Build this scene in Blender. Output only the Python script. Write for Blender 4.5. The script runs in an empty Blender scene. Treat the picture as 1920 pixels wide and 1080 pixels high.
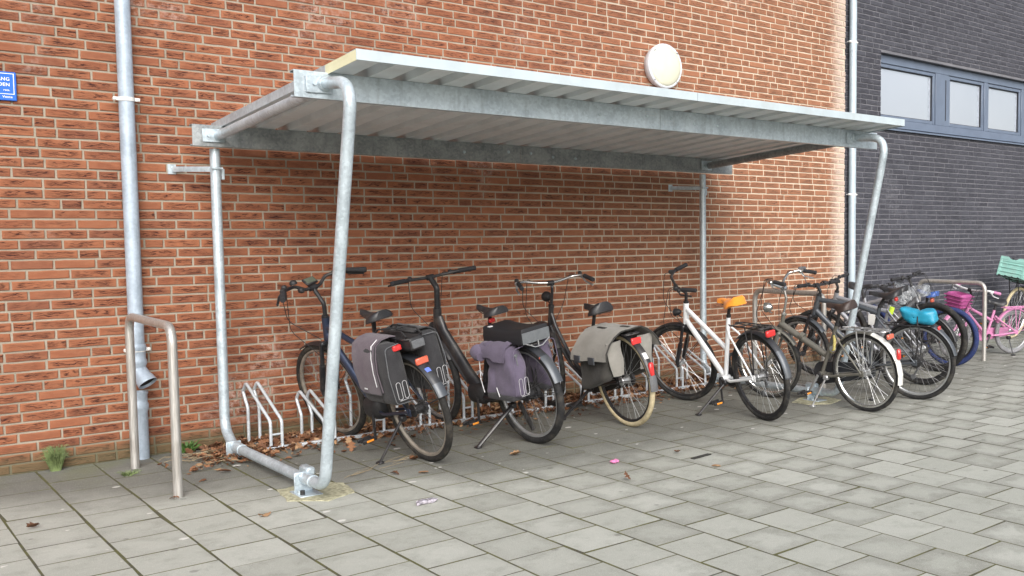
import bpy, bmesh, math, random
from mathutils import Vector, Matrix, noise
PI = math.pi
R = math.radians
rng = random.Random(7)
scene = bpy.context.scene
COL = scene.collection

# ------------------------------------------------------------------ mesh builder
class MB:
    """collects shapes; build() links them as one mesh object"""
    def __init__(s, M=None):
        s.v = []; s.f = []; s.m = []; s.M = M
    def add(s, vs, fs, mi=0):
        o = len(s.v)
        if s.M is not None:
            vs = [s.M @ Vector(p) for p in vs]
        s.v += [tuple(p) for p in vs]
        s.f += [tuple(i + o for i in f) for f in fs]
        s.m += [mi] * len(fs)
    def box(s, c, d, rot=None, mi=0):
        hx, hy, hz = d[0] / 2, d[1] / 2, d[2] / 2
        vs = [Vector((x, y, z)) for x in (-hx, hx) for y in (-hy, hy) for z in (-hz, hz)]
        if rot is not None: vs = [rot @ p for p in vs]
        c = Vector(c)
        s.add([p + c for p in vs], [(0, 1, 3, 2), (4, 6, 7, 5), (0, 4, 5, 1), (2, 3, 7, 6), (0, 2, 6, 4), (1, 5, 7, 3)], mi)
    def bbox(s, c, d, b=.004, rot=None, mi=0):
        """box with chamfered edges"""
        h = [max(x / 2, b * 1.01) for x in d]
        vs = []; idx = {}
        for sx in (-1, 1):
            for sy in (-1, 1):
                for sz in (-1, 1):
                    for ax in range(3):
                        p = [sx * (h[0] - b), sy * (h[1] - b), sz * (h[2] - b)]
                        p[ax] = (sx, sy, sz)[ax] * h[ax]
                        idx[(sx, sy, sz, ax)] = len(vs); vs.append(Vector(p))
        fs = []
        def q(a): fs.append(tuple(idx[k] for k in a))
        for t in (-1, 1):
            a = [(-1, -1), (1, -1), (1, 1), (-1, 1)]
            if t < 0: a = a[::-1]
            q([(t, y, z, 0) for y, z in a]); q([(x, t, z, 1) for z, x in a]); q([(x, y, t, 2) for x, y in a])
        for a in (-1, 1):
            for b2 in (-1, 1):
                for (k, l, m) in ((0, 1, 2), (1, 2, 0), (2, 0, 1)):
                    def key(tk, tl, tm, ax):
                        r = [0, 0, 0]; r[k] = tk; r[l] = tl; r[m] = tm; return (r[0], r[1], r[2], ax)
                    f = [key(a, b2, -1, k), key(a, b2, -1, l), key(a, b2, 1, l), key(a, b2, 1, k)]
                    if a * b2 > 0: f = f
                    else: f = f[::-1]
                    q(f)
        for sx in (-1, 1):
            for sy in (-1, 1):
                for sz in (-1, 1):
                    f = [(sx, sy, sz, 0), (sx, sy, sz, 1), (sx, sy, sz, 2)]
                    q(f if sx * sy * sz > 0 else f[::-1])
        if rot is not None: vs = [rot @ p for p in vs]
        c = Vector(c)
        s.add([p + c for p in vs], fs, mi)
    def tube(s, pts, r, seg=10, ell=1.0, closed=False, cap=True, ref=None, mi=0):
        P = [Vector(p) for p in pts]; n = len(P)
        rs = r if isinstance(r, (list, tuple)) else [r] * n
        T = []
        for i in range(n):
            if closed: t = P[(i + 1) % n] - P[i - 1]
            elif i == 0: t = P[1] - P[0]
            elif i == n - 1: t = P[-1] - P[-2]
            else: t = (P[i + 1] - P[i]).normalized() + (P[i] - P[i - 1]).normalized()
            T.append(t.normalized())
        ref = Vector(ref) if ref is not None else Vector((0, 1, 0))
        if abs(T[0].dot(ref)) > .95: ref = Vector((0, 0, 1)) if abs(T[0].z) < .9 else Vector((1, 0, 0))
        a = (ref - T[0] * ref.dot(T[0])).normalized()
        vs = []
        for i in range(n):
            a = (a - T[i] * a.dot(T[i])).normalized(); b = T[i].cross(a)
            k = 1.0
            if 0 < i < n - 1 and not closed:
                k = 1.0
            for j in range(seg):
                w = 2 * PI * j / seg
                vs.append(P[i] + a * (math.cos(w) * rs[i] * ell) + b * (math.sin(w) * rs[i]))
        fs = []
        for i in range(n if closed else n - 1):
            i2 = (i + 1) % n
            for j in range(seg):
                j2 = (j + 1) % seg
                fs.append((i * seg + j, i * seg + j2, i2 * seg + j2, i2 * seg + j))
        if cap and not closed:
            fs.append(tuple(range(seg))[::-1]); fs.append(tuple((n - 1) * seg + j for j in range(seg)))
        s.add(vs, fs, mi)
    def cyl(s, a, b, r, seg=16, mi=0, r2=None):
        s.tube([a, b], [r, r if r2 is None else r2], seg, mi=mi)
    def lathe(s, prof, M=None, seg=24, mi=0):
        """prof: list of (radius, z) turned about z; M places it"""
        vs = []; fs = []
        for (r, z) in prof:
            for j in range(seg):
                w = 2 * PI * j / seg; p = Vector((r * math.cos(w), r * math.sin(w), z))
                vs.append(M @ p if M else p)
        for i in range(len(prof) - 1):
            for j in range(seg):
                j2 = (j + 1) % seg
                fs.append((i * seg + j, i * seg + j2, (i + 1) * seg + j2, (i + 1) * seg + j))
        fs.append(tuple(range(seg))[::-1]); fs.append(tuple((len(prof) - 1) * seg + j for j in range(seg)))
        s.add(vs, fs, mi)
    def ring(s, c, R0, prof, seg=56, mi=0):
        """ring in the local x-z plane about c; prof closed list of (dr, y)"""
        c = Vector(c); n = len(prof); vs = []; fs = []
        for i in range(seg):
            w = 2 * PI * i / seg
            for dr, y in prof:
                vs.append(c + Vector(((R0 + dr) * math.cos(w), y, (R0 + dr) * math.sin(w))))
        for i in range(seg):
            i2 = (i + 1) % seg
            for j in range(n):
                j2 = (j + 1) % n
                fs.append((i * n + j, i2 * n + j, i2 * n + j2, i * n + j2))
        s.add(vs, fs, mi)
    def arc(s, c, R0, a0, a1, w, seg=20, th=.0025, crown=.014, mi=0):
        """mudguard: curved strip about c between angles a0..a1 (0 = forward, 90 = up)"""
        c = Vector(c); vs = []; fs = []
        sec = [(-w, -crown), (-w * .7, -crown * .25), (0, 0), (w * .7, -crown * .25), (w, -crown)]
        sec = sec + [(y, d - th) for y, d in sec[::-1]]
        n = len(sec)
        for i in range(seg + 1):
            a = a0 + (a1 - a0) * i / seg
            for y, d in sec:
                vs.append(c + Vector(((R0 + d) * math.cos(a), y, (R0 + d) * math.sin(a))))
        for i in range(seg):
            for j in range(n):
                j2 = (j + 1) % n
                fs.append((i * n + j, i * n + j2, (i + 1) * n + j2, (i + 1) * n + j))
        fs.append(tuple(range(n))); fs.append(tuple(seg * n + j for j in range(n))[::-1])
        s.add(vs, fs, mi)
    def prism(s, outline, y0, y1, mi=0, plane='xz'):
        """flat outline in x-z extruded along y (or x-y along z)"""
        n = len(outline)
        if plane == 'xz': vs = [(x, y0, z) for x, z in outline] + [(x, y1, z) for x, z in outline]
        elif plane == 'yz': vs = [(y0, x, z) for x, z in outline] + [(y1, x, z) for x, z in outline]
        else: vs = [(x, z, y0) for x, z in outline] + [(x, z, y1) for x, z in outline]
        fs = [tuple(range(n)), tuple(range(2 * n - 1, n - 1, -1))]
        for i in range(n):
            j = (i + 1) % n; fs.append((i, i + n, j + n, j))
        s.add(vs, fs, mi)
    def sheet(s, rows, th=.004, mi=0):
        """thick sheet from a grid of points rows[i][j]"""
        m = len(rows); n = len(rows[0])
        P = [[Vector(p) for p in r] for r in rows]
        top = []; bot = []
        for i in range(m):
            for j in range(n):
                du = P[min(i + 1, m - 1)][j] - P[max(i - 1, 0)][j]; dv = P[i][min(j + 1, n - 1)] - P[i][max(j - 1, 0)]
                nn = du.cross(dv); nn = nn.normalized() if nn.length > 1e-9 else Vector((0, 0, 1))
                top.append(P[i][j] + nn * th / 2); bot.append(P[i][j] - nn * th / 2)
        fs = []; o = m * n
        for i in range(m - 1):
            for j in range(n - 1):
                a, b, c, d = i * n + j, i * n + j + 1, (i + 1) * n + j + 1, (i + 1) * n + j
                fs.append((a, d, c, b)); fs.append((a + o, b + o, c + o, d + o))
        for i in range(m - 1):
            for j in (0, n - 1):
                a, d = i * n + j, (i + 1) * n + j
                fs.append((a, a + o, d + o, d) if j == 0 else (a, d, d + o, a + o))
        for j in range(n - 1):
            for i in (0, m - 1):
                a, b = i * n + j, i * n + j + 1
                fs.append((a, b, b + o, a + o) if i == 0 else (a, a + o, b + o, b))
        s.add(top + bot, fs, mi)
    def rbox(s, c, d, rad, n=8, fn=None, mi=0):
        """soft rounded box, fn(p) may move each point (p in -1..1 box space, q position)"""
        h = Vector(d) / 2; vs = []; ids = {}; fs = []
        def vid(i, j, k):
            key = (i, j, k)
            if key in ids: return ids[key]
            u = Vector((2 * i / n - 1, 2 * j / n - 1, 2 * k / n - 1))
            p = Vector((u.x * h.x, u.y * h.y, u.z * h.z))
            inner = Vector([max(-h[a] + rad, min(h[a] - rad, p[a])) for a in range(3)])
            e = p - inner
            if e.length > 1e-9: p = inner + e.normalized() * min(rad, e.length if e.length < rad else rad)
            if fn: p = fn(u, p)
            ids[key] = len(vs); vs.append(p + Vector(c)); return ids[key]
        for i in range(n):
            for j in range(n):
                fs.append((vid(i, j, 0), vid(i, j + 1, 0), vid(i + 1, j + 1, 0), vid(i + 1, j, 0)))
                fs.append((vid(i, j, n), vid(i + 1, j, n), vid(i + 1, j + 1, n), vid(i, j + 1, n)))
                fs.append((vid(i, 0, j), vid(i + 1, 0, j), vid(i + 1, 0, j + 1), vid(i, 0, j + 1)))
                fs.append((vid(i, n, j), vid(i, n, j + 1), vid(i + 1, n, j + 1), vid(i + 1, n, j)))
                fs.append((vid(0, i, j), vid(0, i, j + 1), vid(0, i + 1, j + 1), vid(0, i + 1, j)))
                fs.append((vid(n, i, j), vid(n, i + 1, j), vid(n, i + 1, j + 1), vid(n, i, j + 1)))
        s.add(vs, fs, mi)
    def build(s, name, mat, parent=None, smooth=True, ang=40):
        me = bpy.data.meshes.new(name)
        me.from_pydata(s.v, [], s.f); me.update()
        for m in (mat if isinstance(mat, (list, tuple)) else [mat]): me.materials.append(m)
        if any(s.m): me.polygons.foreach_set('material_index', s.m)
        if smooth:
            me.polygons.foreach_set('use_smooth', [True] * len(me.polygons))
            me.set_sharp_from_angle(angle=R(ang))
        ob = bpy.data.objects.new(name, me); COL.objects.link(ob)
        if parent is not None: ob.parent = parent
        return ob

def empty(name, loc=(0, 0, 0), M=None):
    o = bpy.data.objects.new(name, None); COL.objects.link(o)
    o.empty_display_size = .1
    if M is not None: o.matrix_world = M
    else: o.location = loc
    return o
def tag(o, label=None, cat=None, group=None, kind=None):
    if label: o['label'] = label
    if cat: o['category'] = cat
    if group: o['group'] = group
    if kind: o['kind'] = kind
    return o
def arcpts(c, r, a0, a1, n, ax1, ax2):
    c = Vector(c); ax1 = Vector(ax1); ax2 = Vector(ax2)
    return [c + ax1 * (r * math.cos(a0 + (a1 - a0) * i / n)) + ax2 * (r * math.sin(a0 + (a1 - a0) * i / n)) for i in range(n + 1)]
def fillet(pts, rad, n=5):
    """polyline with rounded corners"""
    P = [Vector(p) for p in pts]; out = [P[0]]
    rads = rad if isinstance(rad, (list, tuple)) else [rad] * (len(P) - 2)
    for i in range(1, len(P) - 1):
        a = (P[i - 1] - P[i]); b = (P[i + 1] - P[i]); la, lb = a.length, b.length; a.normalize(); b.normalize()
        ang = math.acos(max(-1, min(1, a.dot(b))))
        if ang > PI - .02: out.append(P[i]); continue
        d = min(rads[i - 1] / math.tan(ang / 2), la * .49, lb * .49)
        p0 = P[i] + a * d; p1 = P[i] + b * d
        for k in range(n + 1):
            t = k / n; out.append(p0 * (1 - t) ** 2 + P[i] * 2 * t * (1 - t) + p1 * t * t)
    out.append(P[-1]); return out

# ------------------------------------------------------------------ materials
class NT:
    def __init__(s, name):
        s.mat = bpy.data.materials.new(name); s.mat.use_nodes = True
        s.t = s.mat.node_tree; s.n = s.t.nodes; s.l = s.t.links
        s.p = s.n['Principled BSDF']; s.out = s.n['Material Output']
    def new(s, typ, **k):
        nd = s.n.new(typ)
        for a, b in k.items(): setattr(nd, a, b)
        return nd
    def setv(s, sock, v):
        if isinstance(v, bpy.types.NodeSocket): s.l.new(v, sock)
        elif isinstance(v, (tuple, list)) and len(v) == 3 and sock.type == 'RGBA': sock.default_value = (*v, 1)
        else: sock.default_value = v
    def math(s, op, a, b=None, c=None, clamp=False):
        nd = s.new('ShaderNodeMath', operation=op, use_clamp=clamp)
        s.setv(nd.inputs[0], a)
        if b is not None: s.setv(nd.inputs[1], b)
        if c is not None: s.setv(nd.inputs[2], c)
        return nd.outputs[0]
    def mix(s, f, a, b, mode='MIX'):
        nd = s.new('ShaderNodeMix', data_type='RGBA', blend_type=mode)
        s.setv(nd.inputs[0], f); s.setv(nd.inputs[6], a); s.setv(nd.inputs[7], b)
        return nd.outputs[2]
    def noise(s, vec, scale, detail=3, rough=.55, dist=0, out=0):
        nd = s.new('ShaderNodeTexNoise'); s.setv(nd.inputs['Scale'], scale); nd.inputs['Detail'].default_value = detail
        nd.inputs['Roughness'].default_value = rough; nd.inputs['Distortion'].default_value = dist
        if vec is not None: s.l.new(vec, nd.inputs['Vector'])
        return nd.outputs[out]
    def ramp(s, v, lo, hi, a=0., b=1.):
        nd = s.new('ShaderNodeMapRange', interpolation_type='SMOOTHSTEP')
        s.setv(nd.inputs[0], v); s.setv(nd.inputs[1], lo); s.setv(nd.inputs[2], hi); s.setv(nd.inputs[3], a); s.setv(nd.inputs[4], b)
        return nd.outputs[0]
    def obj(s): return s.new('ShaderNodeTexCoord').outputs['Object']
    def geo(s): return s.new('ShaderNodeNewGeometry').outputs['Position']
    def uv(s, name):
        nd = s.new('ShaderNodeUVMap'); nd.uv_map = name; return nd.outputs[0]
    def attr(s, name):
        nd = s.new('ShaderNodeAttribute'); nd.attribute_name = name; return nd.outputs['Color']
    def sep(s, v):
        nd = s.new('ShaderNodeSeparateXYZ'); s.l.new(v, nd.inputs[0]); return nd.outputs
    def comb(s, x, y, z):
        nd = s.new('ShaderNodeCombineXYZ'); s.setv(nd.inputs[0], x); s.setv(nd.inputs[1], y); s.setv(nd.inputs[2], z); return nd.outputs[0]
    def vmath(s, op, a, b):
        nd = s.new('ShaderNodeVectorMath', operation=op); s.setv(nd.inputs[0], a); s.setv(nd.inputs[1], b); return nd.outputs[0]
    def bump(s, h, strength=.3, dist=.01):
        nd = s.new('ShaderNodeBump'); nd.inputs['Strength'].default_value = strength; nd.inputs['Distance'].default_value = dist
        s.l.new(h, nd.inputs['Height']); s.l.new(nd.outputs[0], s.p.inputs['Normal'])
    def set(s, **k):
        names = dict(color='Base Color', rough='Roughness', metal='Metallic', spec='Specular IOR Level', coat='Coat Weight', coat_r='Coat Roughness',
                     trans='Transmission Weight', alpha='Alpha', sheen='Sheen Weight', sss='Subsurface Weight')
        for a, b in k.items(): s.setv(s.p.inputs[names[a]], b)
        return s

def simple(name, col, rough=.5, metal=0., var=.15, scale=30, bump=0., bdist=.002, spec=.5, coat=0., dirt=0., dirtcol=(.12, .10, .08), dirtscale=9):
    t = NT(name); o = t.obj()
    n = t.noise(o, scale, 4)
    f = t.ramp(n, .3, .7)
    a = tuple(c * (1 - var) for c in col); b = tuple(min(1, c * (1 + var)) for c in col)
    c = t.mix(f, a, b)
    if dirt:
        d = t.noise(o, dirtscale, 5, .65)
        c = t.mix(t.math('MULTIPLY', t.ramp(d, .45, .7), dirt), c, dirtcol)
        t.set(rough=t.math('ADD', t.math('MULTIPLY', t.ramp(d, .4, .7), .25 * dirt), rough))
    else:
        t.set(rough=t.math('ADD', t.math('MULTIPLY', n, .12), rough - .06))
    t.set(color=c, metal=metal, spec=spec, coat=coat)
    if bump: t.bump(n, bump, bdist)
    return t.mat

MT = {}
def galv(name, col, col2, rough=.45, metal=.55):
    t = NT(name); o = t.geo()
    v = t.new('ShaderNodeTexVoronoi'); v.inputs['Scale'].default_value = 70; t.l.new(o, v.inputs['Vector'])
    n = t.noise(o, 7, 5, .6)
    vs = t.sep(v.outputs['Color'])[0]
    f = t.math('ADD', t.math('MULTIPLY', vs, .45), t.math('MULTIPLY', t.ramp(n, .3, .7), .55))
    st = t.noise(t.vmath('MULTIPLY', o, (14, 14, 2.5)), 2.0, 4)
    c = t.mix(f, col2, col); c = t.mix(t.math('MULTIPLY', t.ramp(st, .52, .75), .35), c, tuple(x * .55 for x in col2))
    t.set(color=c, metal=metal, rough=t.math('ADD', t.math('MULTIPLY', f, .18), rough - .08))
    t.bump(n, .08, .003)
    return t.mat
MT['galv'] = galv('galvanised_steel', (.66, .75, .81), (.40, .47, .52), .40, .42)
MT['galv_shade'] = galv('shaded_galvanised_steel', (.44, .46, .47), (.20, .22, .23), .5, .45)  # same steel, with the shade under the roof put into its colour
MT['galv_rack'] = galv('rack_steel', (.68, .73, .77), (.5, .54, .58), .4, .35)
MT['zinc'] = galv('zinc_pipe', (.47, .55, .64), (.32, .385, .46), .5, .25)
MT['zinc_pale'] = galv('pale_zinc_pipe', (.55, .64, .70), (.44, .53, .6), .5, .2)

def stainless():
    t = NT('brushed_stainless_steel'); o = t.geo()
    n = t.noise(t.vmath('MULTIPLY', o, (60, 60, 3)), 3, 4); d = t.noise(o, 5, 4)
    c = t.mix(t.ramp(n, .35, .65), (.42, .405, .38), (.60, .585, .56)); c = t.mix(t.math('MULTIPLY', t.ramp(d, .5, .75), .4), c, (.25, .21, .17))
    t.set(color=c, metal=.62, rough=t.math('ADD', t.math('MULTIPLY', n, .2), .30)); return t.mat
MT['stainless'] = stainless()

def brick_mat(name, cols, crease_col, crease=1., lime=.25, dark=False):
    t = NT(name); uv = t.uv('brick'); rnd = t.attr('rnd'); r = t.sep(rnd); g = t.geo()
    off = t.vmath('MULTIPLY', rnd, (37., 53., 91.)); p = t.vmath('ADD', uv, off)
    u = t.sep(uv)
    # body colour
    n1 = t.noise(t.vmath('MULTIPLY', p, (14, 34, 1)), 1.0, 4, .6)
    c = t.mix(r[0], cols[0], cols[1]); c = t.mix(t.math('MULTIPLY', t.ramp(r[1], .72, 1.), .6), c, cols[2])
    c = t.mix(t.math('MULTIPLY', t.ramp(n1, .35, .75), .45), c, cols[3])
    fine = t.noise(p, 260, 2)
    c = t.mix(t.math('MULTIPLY', t.ramp(fine, .35, .75), .22), c, tuple(x * .5 for x in cols[0]))
    # folds of a hand-moulded brick: warped thin ridges, most of them near the middle of the face
    wp = t.noise(t.vmath('MULTIPLY', p, (22, 12, 1)), 1.0, 3, .6)
    sh = t.math('ADD', u[1], t.math('MULTIPLY', t.math('SUBTRACT', wp, .5), .035))
    q = t.comb(t.math('MULTIPLY', t.sep(p)[0], 9.), t.math('MULTIPLY', t.math('ADD', sh, t.math('MULTIPLY', r[2], 7.)), 125.), r[1])
    n2 = t.noise(q, 1.0, 2, .5)
    ridge = t.math('ABSOLUTE', t.math('SUBTRACT', n2, .5))
    line = t.ramp(ridge, .010, .048, 1., 0.)
    lens = t.math('MULTIPLY', t.ramp(t.math('ABSOLUTE', u[0]), .05, .112, 1., 0.), t.ramp(t.math('ABSOLUTE', u[1]), .011, .023, 1., .0))
    patch = t.ramp(t.noise(t.vmath('MULTIPLY', p, (11, 20, 1)), 1.3, 2), .28, .46)
    amt = t.math('MULTIPLY', t.math('MULTIPLY', line, lens), t.math('MULTIPLY', patch, t.ramp(r[2], .04, .25)))
    amt = t.math('MULTIPLY', amt, crease)
    blot = t.math('MULTIPLY', t.math('MULTIPLY', lens, patch), .16 * crease)
    c = t.mix(blot, c, tuple((a + b) / 2 for a, b in zip(cols[2], crease_col)))
    c = t.mix(amt, c, crease_col)
    soot = t.ramp(t.noise(g, .8, 6, .68), .40, .68)
    c = t.mix(t.math('MULTIPLY', soot, .22), c, tuple(x * .45 for x in cols[1]))
    # lime bloom in patches over the wall
    lb = t.noise(g, .9, 5, .6); lb2 = t.noise(g, 26, 4, .7)
    lm = t.math('MULTIPLY', t.math('MULTIPLY', t.ramp(lb, .58, .72), t.ramp(lb2, .42, .62)), lime)
    c = t.mix(lm, c, (.62, .5, .44) if not dark else (.42, .42, .45))
    gz = t.sep(g)
    if not dark:
        # worn, limed corner at the end of the wall and grey-green foot
        edge = t.math('MULTIPLY', t.ramp(t.math('ADD', gz[0], t.math('MULTIPLY', lb2, .28)), 8.10, 8.36), .85)
        c = t.mix(edge, c, (.72, .64, .58))
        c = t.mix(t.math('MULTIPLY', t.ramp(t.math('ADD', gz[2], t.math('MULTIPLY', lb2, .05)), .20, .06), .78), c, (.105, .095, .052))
        pale = t.ramp(gz[0], 2.5, 8.2)
        c = t.mix(t.math('MULTIPLY', pale, .34), c, (.44, .255, .16))
    else:
        c = t.mix(t.math('MULTIPLY', t.ramp(t.math('ADD', gz[2], t.math('MULTIPLY', lb2, .1)), .3, .08), .5), c, (.10, .10, .07))
    t.set(color=c, rough=.85, spec=.25)
    h = t.math('SUBTRACT', t.math('ADD', t.math('MULTIPLY', n1, .5), t.math('MULTIPLY', fine, .25)), t.math('MULTIPLY', amt, 1.1))
    t.bump(h, .55, .006)
    return t.mat
def mortar_mat(name, a, b, pale=None):
    t = NT(name); g = t.geo(); n = t.noise(g, 120, 3); m = t.noise(g, 3, 5); gz = t.sep(g)
    c = t.mix(t.ramp(m, .3, .7), a, b); c = t.mix(t.math('MULTIPLY', t.ramp(n, .4, .7), .25), c, tuple(x * .55 for x in a))
    if pale:
        c = t.mix(t.ramp(gz[0], 2.5, 7.5), c, pale)
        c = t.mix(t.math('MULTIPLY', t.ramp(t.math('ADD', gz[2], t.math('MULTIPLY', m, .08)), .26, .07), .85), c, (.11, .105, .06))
    t.set(color=c, rough=.95, spec=.15); t.bump(n, .5, .003); return t.mat
MT['brick'] = brick_mat('red_brick', [(.345, .130, .066), (.280, .101, .053), (.18, .066, .043), (.40, .183, .102)], (.05, .016, .014), 1.15, .55)
MT['mortar'] = mortar_mat('sandy_mortar', (.285, .25, .20), (.39, .345, .28), (.62, .54, .43))
MT['dark_brick'] = brick_mat('slate_brick', [(.082, .084, .102), (.064, .065, .081), (.048, .048, .061), (.108, .11, .13)], (.022, .022, .028), .55, .25, True)
MT['dark_mortar'] = mortar_mat('grey_mortar', (.145, .147, .165), (.20, .20, .22))

def tile_mat():
    t = NT('concrete_paver'); uv = t.uv('tile'); rnd = t.attr('rnd'); r = t.sep(rnd); g = t.geo(); gs = t.sep(g)
    off = t.vmath('MULTIPLY', rnd, (31., 47., 11.)); p = t.vmath('ADD', uv, off); u = t.sep(uv)
    big = t.noise(p, 9, 5, .62); mid = t.noise(p, 34, 4, .6); fine = t.noise(g, 420, 2, .6); sp = t.noise(g, 190, 2, .5)
    base = t.mix(r[0], (.395, .402, .36), (.475, .482, .438))
    base = t.mix(t.math('MULTIPLY', t.ramp(r[1], .70, .95), .22), base, (.25, .255, .22))
    # pale worn middle with dark damp rim on part of the slabs
    rim = t.math('MAXIMUM', t.math('ABSOLUTE', u[0]), t.math('ABSOLUTE', u[1]))
    rimn = t.math('ADD', rim, t.math('MULTIPLY', t.math('SUBTRACT', big, .5), .16))
    worn = t.math('MULTIPLY', t.math('MULTIPLY', t.ramp(rimn, .045, .14), t.ramp(r[2], .25, .6)), t.ramp(gs[0], 1.6, 3.4, .35, 1.))
    base = t.mix(t.math('MULTIPLY', worn, .5), base, (.20, .20, .175))
    base = t.mix(t.math('MULTIPLY', t.ramp(big, .46, .72), .42), base, (.255, .265, .225))
    base = t.mix(t.math('MULTIPLY', t.ramp(mid, .5, .75), .22), base, (.58, .58, .52))
    # algae film along the wall, plus shelter roof shade painted into the colour
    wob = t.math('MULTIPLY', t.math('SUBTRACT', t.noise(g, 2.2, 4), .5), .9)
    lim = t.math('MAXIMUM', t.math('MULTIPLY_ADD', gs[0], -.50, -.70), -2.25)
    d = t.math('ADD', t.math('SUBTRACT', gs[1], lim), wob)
    alg_shade = t.ramp(d, -.45, .55)
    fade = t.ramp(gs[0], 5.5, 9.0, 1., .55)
    alg_shade = t.math('MULTIPLY', alg_shade, fade)
    base = t.mix(t.math('MULTIPLY', alg_shade, .80), base, t.mix(mid, (.078, .078, .068), (.140, .140, .124)))
    gr = t.ramp(t.noise(g, 1.7, 4), .5, .72)
    base = t.mix(t.math('MULTIPLY', t.math('MULTIPLY', gr, t.ramp(gs[1], -1.1, -.1)), .4), base, (.16, .18, .07))
    # grit, aggregate
    base = t.mix(t.math('MULTIPLY', t.ramp(fine, .48, .68), .55), base, (.11, .11, .095))
    base = t.mix(t.math('MULTIPLY', t.ramp(sp, .58, .72), .45), base, (.66, .66, .60))
    # bird droppings
    v = t.new('ShaderNodeTexVoronoi', voronoi_dimensions='2D'); v.inputs['Scale'].default_value = 3.2; t.l.new(t.vmath('ADD', t.vmath('MULTIPLY', g, (1., 1.4, 0.)), t.comb(t.math('MULTIPLY', mid, .03), t.math('MULTIPLY', mid, .04), 0.)), v.inputs['Vector'])
    vr = t.sep(v.outputs['Color'])
    spot = t.math('MULTIPLY', t.ramp(v.outputs['Distance'], t.math('MULTIPLY', vr[1], .07), t.math('MULTIPLY_ADD', vr[1], .07, .025), 1., 0.), t.ramp(vr[0], .60, .64))
    spot = t.math('MULTIPLY', spot, t.ramp(gs[1], -2.9, -2.2))
    base = t.mix(t.math('MULTIPLY', spot, .7), base, (.74, .73, .70))
    v2 = t.new('ShaderNodeTexVoronoi', voronoi_dimensions='2D'); v2.inputs['Scale'].default_value = 2.3; t.l.new(t.vmath('ADD', t.vmath('MULTIPLY', g, (1., 1., 0.)), t.comb(t.math('MULTIPLY', mid, .02), 7.3, 0.)), v2.inputs['Vector']); v2r = t.sep(v2.outputs['Color'])
    gum = t.math('MULTIPLY', t.ramp(v2.outputs['Distance'], t.math('MULTIPLY', v2r[1], .03), t.math('MULTIPLY_ADD', v2r[1], .03, .03), 1., 0.), t.ramp(v2r[0], .45, .5))
    base = t.mix(t.math('MULTIPLY', gum, .42), base, (.075, .073, .065))
    t.set(color=base, rough=.88, spec=.3)
    t.bump(t.math('ADD', t.math('MULTIPLY', fine, .6), t.math('MULTIPLY', mid, .6)), .35, .003)
    return t.mat
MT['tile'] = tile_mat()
def joint_mat():
    t = NT('sandy_mossy_joint'); g = t.geo(); n = t.noise(g, 9, 4); f = t.noise(g, 160, 3); gs = t.sep(g)
    moss = t.math('MULTIPLY', t.ramp(n, .36, .62), t.ramp(gs[0], 3.2, 5.5, 1., .25))
    c = t.mix(moss, (.105, .10, .08), (.14, .138, .065)); c = t.mix(t.math('MULTIPLY', t.ramp(f, .45, .7), .5), c, (.03, .026, .018))
    t.set(color=c, rough=1., spec=.1); t.bump(f, .8, .006); return t.mat
MT['joint'] = joint_mat()

def leaf_mat():
    t = NT('dry_leaf'); a = t.attr('rnd'); r = t.sep(a); o = t.geo(); n = t.noise(o, 45, 3)
    c = t.mix(r[0], (.11, .052, .03), (.31, .145, .072)); c = t.mix(t.ramp(r[1], .65, 1.), c, (.46, .29, .16)); c = t.mix(t.math('MULTIPLY', n, .45), c, (.07, .03, .018))
    t.set(color=c, rough=.75, spec=.3); return t.mat
MT['leaf'] = leaf_mat()
def paint(name, col, rough=.3, metal=0., dust=.25):
    t = NT(name); o = t.obj(); d = t.noise(o, 6, 5, .65); n = t.noise(o, 90, 3)
    c = t.mix(t.math('MULTIPLY', t.ramp(d, .45, .75), dust), col, (.22, .20, .175)); c = t.mix(t.math('MULTIPLY', t.ramp(n, .6, .75), dust * .5), c, (.16, .14, .12))
    t.set(color=c, metal=metal, rough=t.math('ADD', t.math('MULTIPLY', d, .25), rough), coat=.25, coat_r=.2); return t.mat
MT['black_paint'] = paint('black_paint', (.014, .014, .017), .3)
MT['navy_paint'] = paint('navy_blue_paint', (.035, .05, .095), .25, .5, .12)
MT['charcoal_paint'] = paint('charcoal_paint', (.03, .033, .04), .35, .2, .2)
MT['slate_paint'] = paint('slate_grey_paint', (.075, .085, .10), .3, .3, .2)
MT['white_paint'] = paint('white_paint', (.88, .90, .92), .3, 0., .05)
MT['bronze_paint'] = paint('grey_bronze_paint', (.155, .15, .13), .38, .3, .45)
MT['grey_paint'] = paint('silver_grey_paint', (.32, .33, .36), .3, .4, .15)
MT['pink_paint'] = paint('pink_paint', (.55, .21, .39), .35, 0., .12)
MT['basket_pink'] = simple('magenta_plastic', (.36, .075, .23), .45, 0, .12, 30)
MT['rubber'] = simple('tyre_rubber', (.019, .019, .02), .75, 0, .3, 60, .4, .002, .3, 0, .55, (.085, .078, .066), 13)
MT['muddy_rubber'] = simple('muddy_tyre_rubber', (.022, .021, .02), .85, 0, .3, 60, .4, .002, .3, 0, .45, (.11, .095, .075), 11)
MT['cream_rubber'] = simple('cream_tyre_rubber', (.50, .43, .28), .8, 0, .12, 40, .4, .002, .3, 0, .5, (.26, .2, .11), 14)
MT['blue_rubber'] = simple('blue_tyre_rubber', (.025, .04, .13), .75, 0, .2, 60, .4, .002, .3, 0, .3, (.07, .07, .09), 13)
MT['grey_rubber'] = simple('grey_tyre_rubber', (.22, .22, .235), .8, 0, .15, 60, .3, .002, .3, 0, .3)
MT['rim'] = simple('rim_aluminium', (.42, .43, .44), .38, .7, .15, 20, 0, .002, .5, 0, .5, (.12, .10, .08), 10)
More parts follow.
